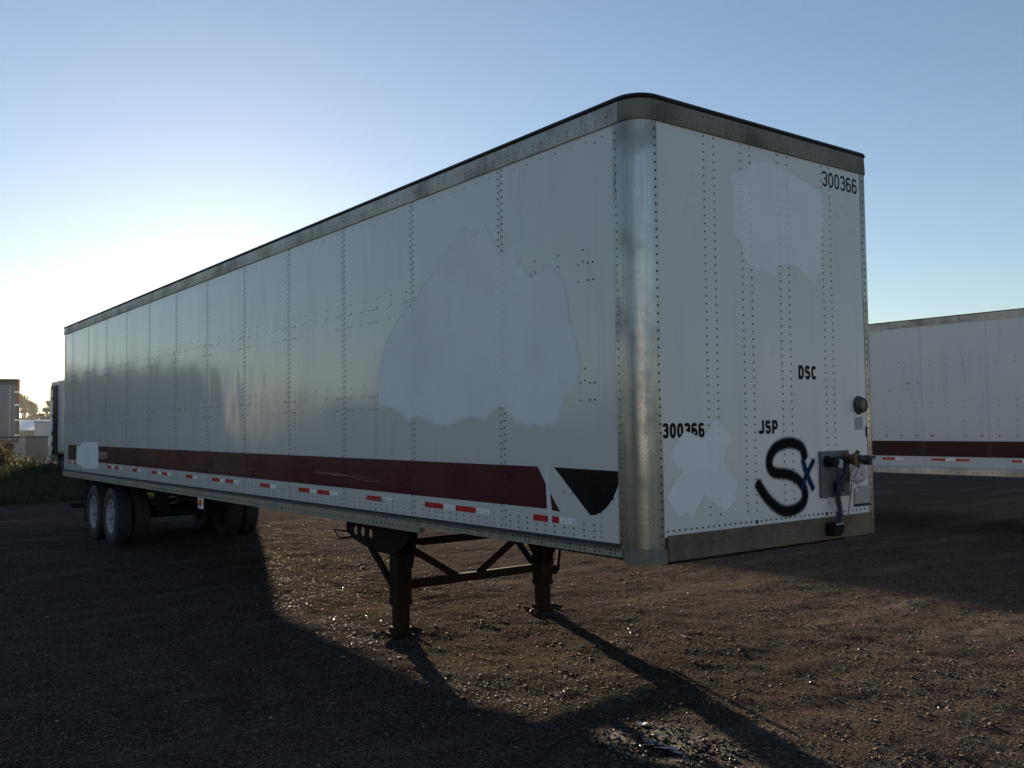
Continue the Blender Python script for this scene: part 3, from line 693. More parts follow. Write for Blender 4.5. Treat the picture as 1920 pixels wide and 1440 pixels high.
    ptop = [(.93, 3.74), (1.05, 3.755), (1.12, 3.775), (1.16, 3.81), (1.18, 3.86), (1.21, 3.83), (1.31, 3.87), (1.4, 3.88), (1.47, 3.855), (1.71, 3.82), (1.91, 3.77), (2.03, 3.73), (2.035, 3.55), (2.0, 3.37), (1.985, 3.2), (2.0, 3.12), (1.94, 3.1), (1.91, 3.02), (1.80, 3.06), (1.69, 3.13), (1.56, 3.135), (1.44, 3.12), (1.42, 3.02), (1.33, 3.045), (1.23, 3.07), (1.13, 3.07), (1.05, 3.16), (1.02, 3.25), (.95, 3.29), (.955, 3.52)]
    px = [(.4, 1.93), (.48, 1.91), (.57, 1.86), (.61, 1.91), (.71, 2.01), (.75, 1.98), (.89, 1.87), (.89, 1.84), (.81, 1.8), (.80, 1.74), (.79, 1.7), (.93, 1.56), (.90, 1.47), (.905, 1.345), (.893, 1.345), (.885, 1.44), (.79, 1.37), (.70, 1.43), (.58, 1.5), (.46, 1.35), (.4, 1.4), (.35, 1.37), (.28, 1.42), (.22, 1.51), (.30, 1.59), (.38, 1.67), (.25, 1.76), (.32, 1.85)]
    soft_patch('overpaint', 'square patch of white overpaint high on the nose', ptop, -.0006, patch_mat('nose_overpaint', .022), t, 'xz', .014, .03)
    soft_patch('overpaint', 'ragged cross of white overpaint under the number', px, -.0012, patch_mat('cross_overpaint', .008), t, 'xz', .01, .02)
    # sprayed S and blue x: soft-edged ribbons
    def spray(pts, w, name, col, y, soft=.62):
        cp = []
        P_ = [Vector((a, b)) for a, b in pts]
        for i in range(len(P_)-1):
            p0 = P_[max(i-1, 0)]; p1 = P_[i]; p2 = P_[i+1]; p3 = P_[min(i+2, len(P_)-1)]
            for k in range(6):
                u = k/6; cp.append(.5*((2*p1)+(p2-p0)*u+(2*p0-5*p1+4*p2-p3)*u*u+(-p0+3*p1-3*p2+p3)*u**3))
        cp.append(P_[-1]); d0 = (cp[0]-cp[1]).normalized(); d1 = (cp[-1]-cp[-2]).normalized()
        cp = [cp[0]+d0*w*.5]+cp+[cp[-1]+d1*w*.5]
        n = len(cp); rows = 5; v = []; uv = []
        for i, p in enumerate(cp):
            d = (cp[min(i+1, n-1)]-cp[max(i-1, 0)]).normalized(); nn = Vector((-d.y, d.x))
            for k in range(rows):
                s_ = k/(rows-1)*2-1; q_ = p+nn*s_*w*.5*1.75
                v.append((q_.x, y-.00001*i, q_.y)); e = 0 if 0 < i < n-1 else 1
                uv.append((s_, e))
        f = [(i*rows+k, i*rows+k+1, (i+1)*rows+k+1, (i+1)*rows+k) for i in range(n-1) for k in range(rows-1)]
        me = bpy.data.meshes.new(name); me.from_pydata(v, [], f); ul = me.uv_layers.new(name='across')
        for lp in me.loops: ul.data[lp.index].uv = uv[lp.vertex_index]
        s = NT(name+'_paint'); u = s.n('ShaderNodeUVMap'); u.uv_map = 'across'; sp = s.n('ShaderNodeSeparateXYZ'); s.l(u.outputs[0], sp.inputs[0])
        a = s.math('ABSOLUTE', sp.outputs[0]); r_ = s.math('SQRT', s.math('ADD', s.math('MULTIPLY', a, a), s.math('MULTIPLY', sp.outputs[1], sp.outputs[1])))
        g = s.noise(260., detail=2); al = s.ramp(s.math('ADD', r_, s.math('MULTIPLY', s.math('SUBTRACT', g, .5), .5)), 1-soft, 1., 1., 0.)
        s.set(col=col, rough=.7, alpha=al, spec=.05); me.materials.append(s.m)
        o = bpy.data.objects.new(name, me); COL.objects.link(o); o.parent = t; return o
    spray([(1.708, 1.715), (1.69, 1.765), (1.645, 1.80), (1.56, 1.822), (1.47, 1.82), (1.37, 1.795), (1.305, 1.745), (1.283, 1.69), (1.30, 1.64), (1.35, 1.612), (1.44, 1.602), (1.53, 1.588), (1.62, 1.55), (1.685, 1.49), (1.70, 1.43), (1.67, 1.375), (1.60, 1.342), (1.50, 1.328), (1.40, 1.345), (1.30, 1.40), (1.22, 1.465), (1.15, 1.545)], .064, 'graffiti_letter', (.008, .008, .008), -.0012)
    spray([(1.685, 1.69), (1.72, 1.60), (1.80, 1.475)], .04, 'graffiti_cross', (.008, .035, .09), -.0035)
    spray([(1.815, 1.685), (1.76, 1.62), (1.71, 1.565), (1.665, 1.49)], .034, 'graffiti_cross', (.008, .035, .09), -.0028)
    remap(old, 'f')
    patch, rearp, stripe = [[smap(*p) for p in q_] for q_ in (patch, rearp, stripe)]; ptop, px = [[fmap(*p) for p in q_] for q_ in (ptop, px)]
    # --- rivets
    rv = MB(); RM = ['rivet', 'rivet_white', 'rivet_maroon', 'rivet_alu']
    nx = (-1, 0, 0); ny = (0, -1, 0)
    def side_rivet(y, z, r_=.0062, x=0., mi=None):
        if mi is None: mi = 1 if (inside((y, z), patch) or inside((y, z), rearp)) else (2 if inside((y, z), stripe) else (0 if not inside((y, z), [(.86, 1.69), (.2, 1.69), (.2, 1.55), (.5, 1.36)]) else 3))
        rv.rivet((x-(.0008 if mi in (1,) else 0.), y, z), nx, r_, .0042, mi)
    zs = np.arange(1.205, 3.94, .052)
    for y in YS[2:-1]:
        for z in zs: side_rivet(y+.027, z+rng.normal(0, .001), .0088); side_rivet(y-.026, z+.010+rng.normal(0, .001), .0088)
    for z in (1.21, 1.245, 1.28, 1.37, 3.86): side_rivet(.405, z)
    y = .27
    while y < 16.5:
        if min(abs(y-s_) for s_ in YS) > .05:
            for z in (1.205, 1.245, 1.285): side_rivet(y, z, .0078)
        y += .104
    y = .33
    while y < 16.5: side_rivet(y, 3.885, .006); y += .163
    for ys_ in YS[2:]:
        for k in range(5):
            yy = ys_-.16-.2626*k
            if yy < .3: continue
            for z in (3.155, 3.075, 2.34, 2.26): side_rivet(yy, z, .008)
            if k in (1, 3):
                for z in (2.94, 2.125, 3.058, 2.243): side_rivet(yy+.05, z, .008)
        for d in (-.17, -.12, -.075, .07, .12, .165):
            for z in (3.058, 2.94, 2.243, 2.125): side_rivet(ys_+d, z, .008)
    for yy in (3.45, 3.503, 3.557, 3.61):
        for z in (3.058, 2.94, 2.243, 2.125): side_rivet(yy, z, .0085)
    for yy in (.445, .495):
        for z in (3.058, 2.94, 2.24, 2.125): side_rivet(yy, z, .0085, mi=0)
    for yy, z in ((.785, 1.49), (.70, 1.485), (.285, 1.47)): side_rivet(yy, z, .008, mi=0)
    # top rail, bottom rail
    y = .28
    while y < L-.1:
        for z in (3.966, 4.0): rv.rivet((-.0145, y, z), nx, .0062, .004, 3)
        y += .098
    y = .26; k = 0
    while y < L-.2:
        zz = (1.118, 1.142) if y < 2.7 else (1.082, 1.082)
        if y < 2.7:
            for d in (0, .045): rv.rivet((-.016, y+d, 1.118), nx, .008, .004, 3); rv.rivet((-.012, y+d, 1.143), nx, .008, .004, 3)
        else:
            for d in (0, .062): rv.rivet((-.016, y+d, 1.085), nx, .009, .005, 3)
            rv.rivet((-.0115, y+.03, 1.143), nx, .007, .004, 3); rv.rivet((-.0115, y+.11, 1.143), nx, .007, .004, 3)
        y += .152
    # posts and nose
    for z in np.arange(1.185, 3.93, .055):
        rv.rivet((-.004, .205, z), nx, .0065, .004, 3); rv.rivet((.152, -.004, z), ny, .0085, .005, 3)
        rv.rivet((2.512, -.004, z), ny, .0075, .005, 3)
    for x in (.622, .724, 1.008, 1.108, 1.433, 1.535, 1.962, 2.065):
        for z in np.arange(1.34, 3.93, .0548):
            p = (x+.006*(z-2.6)/1.3, z)
            if inside(p, [(1.825, 1.37), (2.21, 1.37), (2.21, 1.74), (1.825, 1.74)]): continue
            hid = inside(p, ptop) or inside(p, px)
            rv.rivet((p[0], -.0012 if hid else 0, z), ny, .0078, .0042, 1 if hid else 0)
    x = .205
    while x < 2.47: rv.rivet((x, 0, 1.265), ny, .0085, .005, 0); x += .0555
    rv.rivet((1.10, 0, 1.262), ny, .017, .008, 3); rv.rivet((1.925, 0, 1.262), ny, .016, .007, 3)
    x = .24
    while x < 2.5: rv.rivet((x, -.0135, 3.975), ny, .006, .004, 3); x += .055
    for x in (.622, .724, 1.008, 1.108, 1.433, 1.535, 1.962, 2.065):
        rv.rivet((x, -.013, 4.045), ny, .006, .004, 3); rv.rivet((x, -.012, 1.215), ny, .008, .004, 3); rv.rivet((x, -.012, 1.165), ny, .008, .004, 3)
    rv.build('rivets', [M[k] for k in RM], t, kind='stuff', fixn=False, smooth=True)
    old = set(bpy.data.objects)
    # --- nose fittings
    pl = MB(); pl.box(1.88, 2.255, -.022, -.001, 1.40, 1.75); pl = pl.build('connector_plate', M['grey_plate'], t, bevel=.004)
    def gland(x, z, r_, m, ln=.07):
        q = MB(); q.lathe((x, -.022, z), (0, -1, 0), [(r_*1.25, 0), (r_*1.25, .012), (r_*.8, .016), (r_*.8, ln*.6), (r_, ln*.65), (r_, ln), (0, ln)], 16); return q
    q = gland(1.955, 1.672, .037, 0, .085); q.box(1.935, 2.0, -.10, -.07, 1.655, 1.69); q.build('gladhand', M['steel'], pl, smooth=True)
    q = gland(2.045, 1.655, .036, 0, .06); q.build('socket_cover', M['placard'], pl, smooth=True)
    q = gland(2.12, 1.668, .03, 0, .06); q.build('gladhand', M['steel'], pl, smooth=True)
    q = gland(2.205, 1.682, .045, 0, .10); q.bar((2.16, -.08, 1.70), (2.25, -.12, 1.665), .03, .03); q.build('gladhand', M['brass'], pl, smooth=True)
    q = MB(); q.tube([(2.225, -.10, 1.685), (2.27, -.11, 1.68)], .035, 12); q.tube([(2.27, -.11, 1.68), (2.35, -.12, 1.675)], [.03, .036], 12); q.box(2.31, 2.36, -.155, -.085, 1.635, 1.70)
    q.box(2.355, 2.45, -.13, -.10, 1.68, 1.70); q.bar((2.23, -.09, 1.70), (2.255, -.10, 1.745), .02, .03); q.bar((2.25, -.1, 1.66), (2.245, -.1, 1.60), .02, .02); q.build('hose_coupling', M['dark_rubber'], pl, smooth=True, bevel=.003)
    q = MB(); q.tube([(2.02, -.06, 1.64), (2.015, -.075, 1.56), (2.02, -.06, 1.45), (2.03, -.045, 1.38), (2.03, -.06, 1.30), (1.985, -.06, 1.215)], .009, 8); q.build('blue_hose', M['blue_hose'], t, smooth=True)
    q = MB(); q.tube([(2.14, -.07, 1.66), (2.10, -.085, 1.58), (2.06, -.07, 1.52), (2.07, -.05, 1.46), (2.055, -.045, 1.40), (2.06, -.055, 1.34), (2.04, -.075, 1.27), (2.01, -.07, 1.21)], [.012, .014, .02, .024, .018, .016, .016, .017], 10); q.box(2.03, 2.12, -.07, -.02, 1.44, 1.52); q.build('black_cable', M['dark_rubber'], t, smooth=True)
    q = MB(); q.tube([(2.27, -.03, 1.485), (2.235, -.035, 1.40), (2.19, -.05, 1.31), (2.15, -.06, 1.245)], .005, 6); q.build('tan_cord', M['tan'], t, smooth=True)
    q = MB(); q.prism([(1.925, -.10, 1.215), (2.045, -.10, 1.215), (2.045, -.10, 1.15), (2.0, -.10, 1.115), (1.925, -.10, 1.115)], (0, .085, 0)); sk = q.build('cable_holder', M['steel'], t, bevel=.006)
    q = MB(); q.box(1.935, 2.035, -.103, -.1005, 1.20, 1.212); q.build('holder_lip', M['placard'], sk)
    q = MB(); q.lathe((2.437, 0, 2.10), (0, -1, 0), [(.068, 0), (.07, .012), (.064, .03), (.056, .034), (.055, .05), (.045, .054), (.04, .046), (0, .048)], 24); q.lathe((2.437, -.002, 2.10), (0, -1, 0), [(.074, 0), (.074, .006), (.05, .008)], 24, 1)
    q.build('marker_lamp', [M['lens_dark'], M['backing']], t, smooth=True)
    q = MB(); q.prism([(2.335, -.002, 1.445), (2.385, -.002, 1.45), (2.40, -.002, 1.463), (2.52, -.002, 1.463), (2.535, -.002, 1.45), (2.535, -.002, 1.325), (2.335, -.002, 1.325)], (0, -.01, 0)); pk = q.build('placard_holder', M['placard'], t, bevel=.002)
    q = MB(); q.box(2.333, 2.537, -.02, -.002, 1.307, 1.324); q.build('shadow_bar', M['backing'], pk)  # dark bar modelled for the shadow along the placard's bottom edge
    q = MB(); q.box(2.345, 2.375, -.0145, -.0125, 1.428, 1.444); q.build('small_sticker', M['paper'], pk)
    q = MB(); q.box(2.35, 2.475, -.0018, -.0004, 1.475, 1.60); pp = q.build('paper_label', M['paper'], t)
    text_mesh('label_print', '0429003', .085, .02, front_m(2.37, 1.565, .003), M['ink'], pp, .02)
    text_mesh('label_print', 'AUTO', .045, .009, front_m(2.39, 1.513, .003), M['ink'], pp, .02)
    q = MB(); q.tube([(2.38, -.0025, 1.537), (2.395, -.0025, 1.545), (2.41, -.0025, 1.538), (2.43, -.0025, 1.541), (2.45, -.0025, 1.54)], .0012, 4); q.build('signature', M['ink'], pp)
    q = MB(); q.box(2.405, 2.475, -.0022, -.0004, 1.62, 1.685); q.build('faded_label', M['worn_label'], t)
    q = MB(); q.box(2.375, 2.49, -.0016, -.0004, 1.905, 2.005); q.build('worn_label', M['worn_label'], t)
    q = MB(); q.box(2.523, 2.5125+.024, -.0055, -.0045, 1.845, 1.93); q.build('black_sticker', M['ink'], t)
    remap(old, 'f')
    # side lamp under the rail
    q = MB(); q.box(-.005, .004, 8.22, 8.42, .90, 1.05); lm = q.build('lamp_bracket', M['white_tape'], t)
    q = MB(); q.lathe((-.006, 8.32, .985), (-1, 0, 0), [(.05, 0), (.05, .015), (.035, .03), (0, .034)], 16); q.build('side_lamp', M['orange'], lm, smooth=True)
    # --- landing gear
    g = empty_part('landing_gear', t, (0, .065, -.008))
    def leg(x, far):
        q = MB(); q.box(x-.08, x+.08, 3.61, 3.77, .235, 1.02); q.box(x-.064, x+.064, 3.626, 3.754, -.03, .234); q.box(x-.086, x+.086, 3.604, 3.776, .25, .29)
        q.build('leg', M['rust'], g, bevel=.008)
        q = MB(); q.add([(x+a*sx, 3.69+b*sy, z) for a, b, z in ((-.17, -.13, -.005), (-.11, -.13, -.043), (.11, -.13, -.043), (.17, -.13, -.005)) for sx, sy in ((1, 1),)]+[(x+a, 3.69+.13, z) for a, z in ((-.17, -.005), (-.11, -.043), (.11, -.043), (.17, -.005))], [(0, 1, 5, 4), (1, 2, 6, 5), (2, 3, 7, 6)])
        o = q.build('sand_shoe', M['rust'], g); so_ = o.modifiers.new('thick', 'SOLIDIFY'); so_.thickness = .012; so_.offset = 0
        q = MB(); q.box(x-.09, x+.09, 3.6, 3.78, -.035, .03); q.build('foot_socket', M['rust'], g, bevel=.01)
    leg(.41, 0); leg(2.18, 1)
    def plate(x, th):
        cu = bpy.data.curves.new('gusset', 'CURVE'); cu.dimensions = '2D'; cu.fill_mode = 'BOTH'; cu.extrude = th/2
        out = [(4.63, 1.0), (4.63, .885), (4.45, .81), (4.2, .765), (3.95, .735), (3.68, .73), (3.52, .80), (3.38, .88), (3.33, 1.0)]
        def sp(pts):
            s_ = cu.splines.new('POLY'); s_.points.add(len(pts)-1)
            for p_, (a, b) in zip(s_.points, pts): p_.co = (a, b, 0, 1)
            s_.use_cyclic_u = True
        sp(out)
        for cy, cz in ((4.43, .905), (4.275, .905), (4.11, .90)): sp([(cy+.048*math.cos(-a), cz+.05*math.sin(-a)) for a in np.linspace(0, 2*math.pi, 16, endpoint=False)])
        o = bpy.data.objects.new('gusset', cu); COL.objects.link(o); dg = bpy.context.evaluated_depsgraph_get(); dg.update()
        me = bpy.data.meshes.new_from_object(o.evaluated_get(dg)); bpy.data.objects.remove(o); bpy.data.curves.remove(cu)
        me.transform(Matrix(((0, 0, 1, x), (1, 0, 0, 0), (0, 1, 0, 0), (0, 0, 0, 1)))); me.materials.clear(); me.materials.append(M['steel'])
        o = bpy.data.objects.new('gusset', me); COL.objects.link(o); o.parent = g
    plate(.315, .012); plate(2.275, .012)
    for x in (.41, 2.18):
        q = MB(); q.prism([(x, 3.60, .45), (x, 3.48, .62), (x, 3.36, 1.0), (x, 3.60, 1.0)], (.012, 0, 0)); q.prism([(x-.06, 3.775, .73), (x-.06, 4.0, .74), (x-.06, 4.0, .95), (x-.06, 3.775, .95)], (.12, 0, 0)); q.build('leg_bracket', M['steel'], g)
        q = MB(); q.bar((x-.10, 4.18, .83), (x-.06, 3.74, .43), .05, .045); q.build('brace', M['steel'], g)
    q = MB(); q.bar((.49, 3.69, .425), (2.10, 3.69, .425), .06, .085); q.build('cross_brace', M['rust'], g, bevel=.004)
    for a, b in (((.47, 3.66, .80), (1.06, 3.69, .45)), ((1.33, 3.69, .45), (1.93, 3.66, .84)), ((1.90, 3.6, .80), (2.13, 3.66, .50))):
        q = MB(); q.bar(a, b, .05, .06); q.build('brace', M['rust'], g, bevel=.003)
    q = MB(); q.box(.62, 1.98, 3.62, 3.74, .80, .86); q.box(.30, .55, 3.6, 3.78, 1.0, 1.06); q.box(2.05, 2.3, 3.6, 3.78, 1.0, 1.06); q.build('top_beam', M['steel'], g)
    q = MB(); q.tube([(.30, 4.45, .84), (.28, 4.72, .80), (.28, 4.86, .88), (.30, 4.6, .885)], .01, 6); q.build('crank_handle', M['steel'], g)
    q = MB(); q.tube([(2.30, 3.69, .56), (2.33, 3.69, .37), (2.40, 3.7, .36), (2.46, 3.72, .62)], .02, 8); q.box(2.26, 2.34, 3.62, 3.76, .34, .44); q.build('gearbox', M['steel'], g)
    q = MB(); q.box(.5, WID-.5, .35, 1.6, .98, 1.03); q.lathe((WID/2, 1.0, .98), (0, 0, -1), [(.1, 0), (.045, .02), (.045, .07), (.06, .08), (.06, .1), (0, .1)], 16); q.build('coupler_plate', M['steel'], t)
    undercarriage(t, L, zb, (13.155, 14.38))
    # loose plastic bag caught on the couplings
    bm = bmesh.new(); bmesh.ops.create_icosphere(bm, subdivisions=3, radius=1)
    for v in bm.verts:
        p = v.co; n_ = vnoise(np.array([p.x*2.3+p.z*3.7]), np.array([p.y*3.1+p.z*2.2]), 21)[0]; n2 = vnoise(np.array([p.x*6+p.z*5]), np.array([p.y*6-p.z*4]), 22)[0]
        k = 1+.30*n_+.14*n2; tz = (p.z+1)/2
        w = .105*(1-.72*tz**1.3)
        v.co = (2.235+p.x*w*k-.045*(1-tz)+.02*tz, -.085+p.y*w*.55*k, 1.585+p.z*.105*(1+.15*n2))
    me = bpy.data.meshes.new('plastic_bag'); bm.to_mesh(me); bm.free(); me.materials.append(M['bag'])
    o = bpy.data.objects.new('plastic_bag', me); COL.objects.link(o); tag(o, 'crumpled pale pink plastic bag hanging from the hose couplings', 'plastic bag')
    return t

def right_trailer():
    """the neighbour on the right: same make of trailer, seen over a few metres of its side"""
    t = thing('semi_trailer', 'white trailer with plain dark maroon stripe at the right edge, parked beyond the near one', 'trailer', (13.4, 0, -.15), 0, 'trailers parked in the yard')
    y0, L, H = -1.3, 16.2, 4.11; y1 = y0+L; zb = 1.03
    off = y0
    seams = [5.635-1.30*i for i in range(6)]+[5.635+1.30*i for i in range(1, 8)]
    ys = sorted([y0+.2, y1-.12]+[s_ for s_ in seams if y0+.3 < s_ < y1-.3])
    for a, b in zip(ys[:-1], ys[1:]):
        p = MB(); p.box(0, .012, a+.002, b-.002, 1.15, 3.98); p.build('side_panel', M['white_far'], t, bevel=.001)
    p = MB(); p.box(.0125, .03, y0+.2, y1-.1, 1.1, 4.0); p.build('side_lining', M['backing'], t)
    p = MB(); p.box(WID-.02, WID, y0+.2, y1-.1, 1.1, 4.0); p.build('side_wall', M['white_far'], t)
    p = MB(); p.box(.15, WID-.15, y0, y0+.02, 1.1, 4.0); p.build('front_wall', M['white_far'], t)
    p = MB(); p.box(.1, WID-.1, y1-.05, y1, 1.1, 4.0); p.build('rear_door', M['white_far'], t)
    P = [((a, b+y0), n_) for (a, b), n_ in corner_path(L, .17, seg=6)]
    p = MB(); p.sweep(P, [(-.03, 3.955), (.013, 3.955), (.010, 4.085), (-.03, 4.09)]); p.build('top_rail', M['alu_top'], t, smooth=True)
    p = MB(); p.sweep(P, [(-.2, 4.09), (.016, 4.09), (.016, 4.105), (-.2, 4.12)]); p.build('roof_edge', M['plain_black'], t)
    p = MB(); p.add([(a[0][0]-a[1][0]*.19, a[0][1]-a[1][1]*.19, 4.122) for a in P], [tuple(range(len(P)))]); p.build('roof', M['roof'], t)
    p = MB(); p.sweep(P, [(-.03, zb), (.014, zb), (.014, 1.155), (.0, 1.175), (-.03, 1.175)]); p.build('bottom_rail', M['alu'], t, smooth=True)
    for x0, a0 in ((.15, math.pi), (WID-.15, 1.5*math.pi)):
        p = MB(); pa = [((x0+.15*math.cos(a0+math.pi/2*i/6), y0+.15+.15*math.sin(a0+math.pi/2*i/6)), (math.cos(a0+math.pi/2*i/6), math.sin(a0+math.pi/2*i/6))) for i in range(7)]
        p.sweep(pa, [(-.02, 1.1), (.004, 1.1), (.004, 3.96), (-.02, 3.96)]); p.build('corner_post', M['alu_post'], t, smooth=True)
    p = MB()
    for a, b in ((0, .1), (WID-.1, WID)): p.box(a, b, y1-.1, y1+.01, 1.05, 3.95)
    p.box(.09, WID-.09, y1-.099, y1+.009, 3.8, 3.949); p.build('rear_frame', M['alu'], t)
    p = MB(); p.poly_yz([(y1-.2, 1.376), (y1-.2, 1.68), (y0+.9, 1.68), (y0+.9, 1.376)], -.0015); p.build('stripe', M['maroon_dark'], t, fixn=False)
    def tape(y_, segs):
        q = MB(); y = y_
        for w, m in segs: q.box(-.0036, -.0004, y-w, y, 1.295, 1.34, m); y -= w
        q.build('reflective_tape', [M['red_tape'], M['white_tape']], t)
    for k in range(-2, 4):
        if k != 0: tape(5.48+k*2.6, [(.29, 0), (.20, 1), (.29, 0), (.18, 1)])
    tape(5.48, [(.29, 0), (.20, 1), (.27, 0)]); tape(6.52, [(.28, 0), (.18, 1)]); tape(3.94, [(.18, 0), (.2, 1)]); tape(1.1, [(.28, 0), (.18, 1)])
    rv = MB(); n_ = (-1, 0, 0)
    for s_ in seams:
        if y0+.3 < s_ < y1-.3:
            for z in np.arange(1.2, 3.95, .052):
                for d in (-.025, .025): rv.rivet((0, s_+d, z+.02*(d > 0)), n_, .0055, .004, 1)
    y = 5.77-.325*38
    while y < y1-.3:
        if y > y0+.3:
            j = rng.uniform(.8, 1.35, 9)
            for q, z in enumerate((3.26, 3.16, 2.44, 2.33, 2.07, 1.97)): rv.rivet((0, y, z), n_, .0095*j[q], .005, 0)
            rv.rivet((0, y, 1.785), n_, .016*j[7], .006, 0)
        y += .325
    for yy, z in ((5.94, 2.83), (5.89, 2.83), (5.92, 2.72), (5.71, 2.84), (6.32, 2.7)): rv.rivet((0, yy, z), n_, .016, .006, 0)
    y = y0+.4
    while y < y1-.3:
        rv.rivet((-.013, y, 4.02), n_, .012, .005, 0) if rng.uniform() < .6 else None
        for z in (1.20, 1.25): rv.rivet((0, y, z), n_, .006, .004, 0)
        rv.rivet((0, y+.13, 1.21), n_, .006, .004, 0); rv.rivet((-.014, y, 1.09), n_, .011, .005, 0); rv.rivet((-.014, y+.1, 1.09), n_, .011, .005, 0)
        y += .26
    rv.build('rivets', [M['rivet'], M['rivet_white'], M['rivet_maroon'], M['rivet_alu']], t, kind='stuff', fixn=False)
    # the rest under the floor
    e = empty_part('running_gear', t, (0, y0, 0)); undercarriage(e, L, zb, (L-3.2, L-1.9))
    g = empty_part('landing_gear', t)
    for x in (.42, WID-.42):
        p = MB(); p.box(x-.07, x+.07, y0+3.6, y0+3.74, -.05, zb); p.box(x-.15, x+.15, y0+3.55, y0+3.79, -.08, -.05); p.build('leg', M['steel'], g)
    return t

# ------------------------------------------------------------------ plants
def leaf_cloud(n, pts, size, rs, flat=.9):
    """quads scattered at pts with random orientation"""
    c = pts[rs.integers(0, len(pts), n)] if len(pts) != n else pts
    a = rs.normal(0, 1, (n, 3)); a /= np.linalg.norm(a, axis=1, keepdims=True); b = rs.normal(0, 1, (n, 3)); b -= a*(a*b).sum(1, keepdims=True); b /= np.linalg.norm(b, axis=1, keepdims=True)
    s = size*rs.uniform(.5, 1.3, (n, 1)); a = a*s; b = b*s*.6
    v = np.stack([c-a, c+b, c+a, c-b], 1)
    return v.reshape(-1, 3), np.arange(n*4).reshape(n, 4)
def leaf_mat(name, col, trans=.45):
    s = NT(name); nz = s.noise(2.5, detail=3); c = s.mix(nz, tuple(x*.6 for x in col), tuple(x*1.35 for x in col))
    s.set(col=c, rough=.6); tr = s.n('ShaderNodeBsdfTranslucent'); s.l(c, tr.inputs[0]); mx = s.n('ShaderNodeMixShader'); mx.inputs[0].default_value = trans
    s.l(s.p.outputs[0], mx.inputs[1]); s.l(tr.outputs[0], mx.inputs[2]); s.l(mx.outputs[0], s.o.inputs[0]); return s.m
M['leaf'] = leaf_mat('tree_leaf', (.09, .105, .055), .6); M['leaf2'] = leaf_mat('tree_leaf_pale', (.13, .14, .07), .6); M['bark'] = simple('bark', (.05, .04, .03), .8)
M['grass'] = leaf_mat('grass_blade', (.03, .042, .016), .25); M['dry'] = leaf_mat('yellow_leaf', (.105, .085, .026), .4)
def tree(label, x, y, h, w, seed):
    rs = np.random.default_rng(seed); z0 = gz(x, y)
    t = thing('tree', label, 'tree', (x, y, z0), 0, 'trees behind the warehouse')
    b = MB(); b.tube([(0, 0, -.2), (.1, 0, h*.3), (.0, .1, h*.6), (.1, .1, h*.85)], [h*.03, h*.024, h*.016, h*.006], 8)
    cl = []
    for k in range(26):
        an = rs.uniform(0, 6.28); hh = rs.uniform(.28, 1.0); rad = w*math.sqrt(max(.05, 1-((hh-.55)/.5)**2))*rs.uniform(.3, 1)
        p = np.array([rad*math.cos(an), rad*math.sin(an), h*hh*.97]); cl.append((p, w*rs.uniform(.16, .34)))
        if k % 2: b.tube([(.05, .05, h*rs.uniform(.25, .6)), tuple(p)], [h*.01, h*.003], 5)
    b.build('trunk', M['bark'], t, smooth=True)
    pts = np.concatenate([c+rs.normal(0, 1, (150, 3))*s*np.array([.5, .5, .42]) for c, s in cl])
    v, f = leaf_cloud(len(pts), pts, .21, rs)
    o = mesh_np('crown', v, f, [M['leaf'], M['leaf2']], rs.integers(0, 2, len(f))); o.parent = t
    return t
def treeline(name, label, x0, x1, y0, y1, h, n, seed, leafs=70):
    rs = np.random.default_rng(seed); P = []
    for k in range(n):
        x = rs.uniform(x0, x1); y = rs.uniform(y0, y1); z = gz(x, y); hh = h*rs.uniform(.65, 1.05)
        c = np.array([x, y, z+hh*.5]); p = rs.normal(0, 1, (leafs*4, 3)); p /= np.linalg.norm(p, axis=1, keepdims=True)
        P.append(c+p*rs.uniform(.55, 1, (leafs*4, 1))*np.array([h*.32, h*.32, hh*.5])*(1+.18*np.sin(p[:, :1]*5+k)))
    P = np.concatenate(P); v, f = leaf_cloud(len(P), P, .62, rs)
    o = mesh_np(name, v, f, [M['leaf'], M['leaf2']], rs.integers(0, 2, len(f))); o['kind'] = 'stuff'; o['label'] = label
def bush(name, label, x, y, r, h, n, seed, mats):
    rs = np.random.default_rng(seed); z0 = gz(x, y); t = thing(name, label, 'bush', (x, y, z0))
    b = MB()
    tips = []
    for k in range(16):
        an = rs.uniform(0, 6.28); d = rs.uniform(.1, 1)*r; tip = (d*math.cos(an), d*math.sin(an), h*rs.uniform(.55, 1)*(1-.3*d/r)); tips.append(tip)
        b.tube([(tip[0]*.1, tip[1]*.1, -.05), (tip[0]*.5, tip[1]*.5, tip[2]*.6), tip], [.012, .008, .004], 5)
    b.build('stems', M['bark'], t)
    T = np.array(tips); pts = T[rs.integers(0, 16, n)]*rs.uniform(.35, 1.05, (n, 1))+rs.normal(0, r*.13, (n, 3)); pts[:, 2] = np.maximum(pts[:, 2], .03)
    v, f = leaf_cloud(n, pts, .05, rs); o = mesh_np('foliage', v, f, mats, rs.integers(0, len(mats), len(f))); o.parent = t
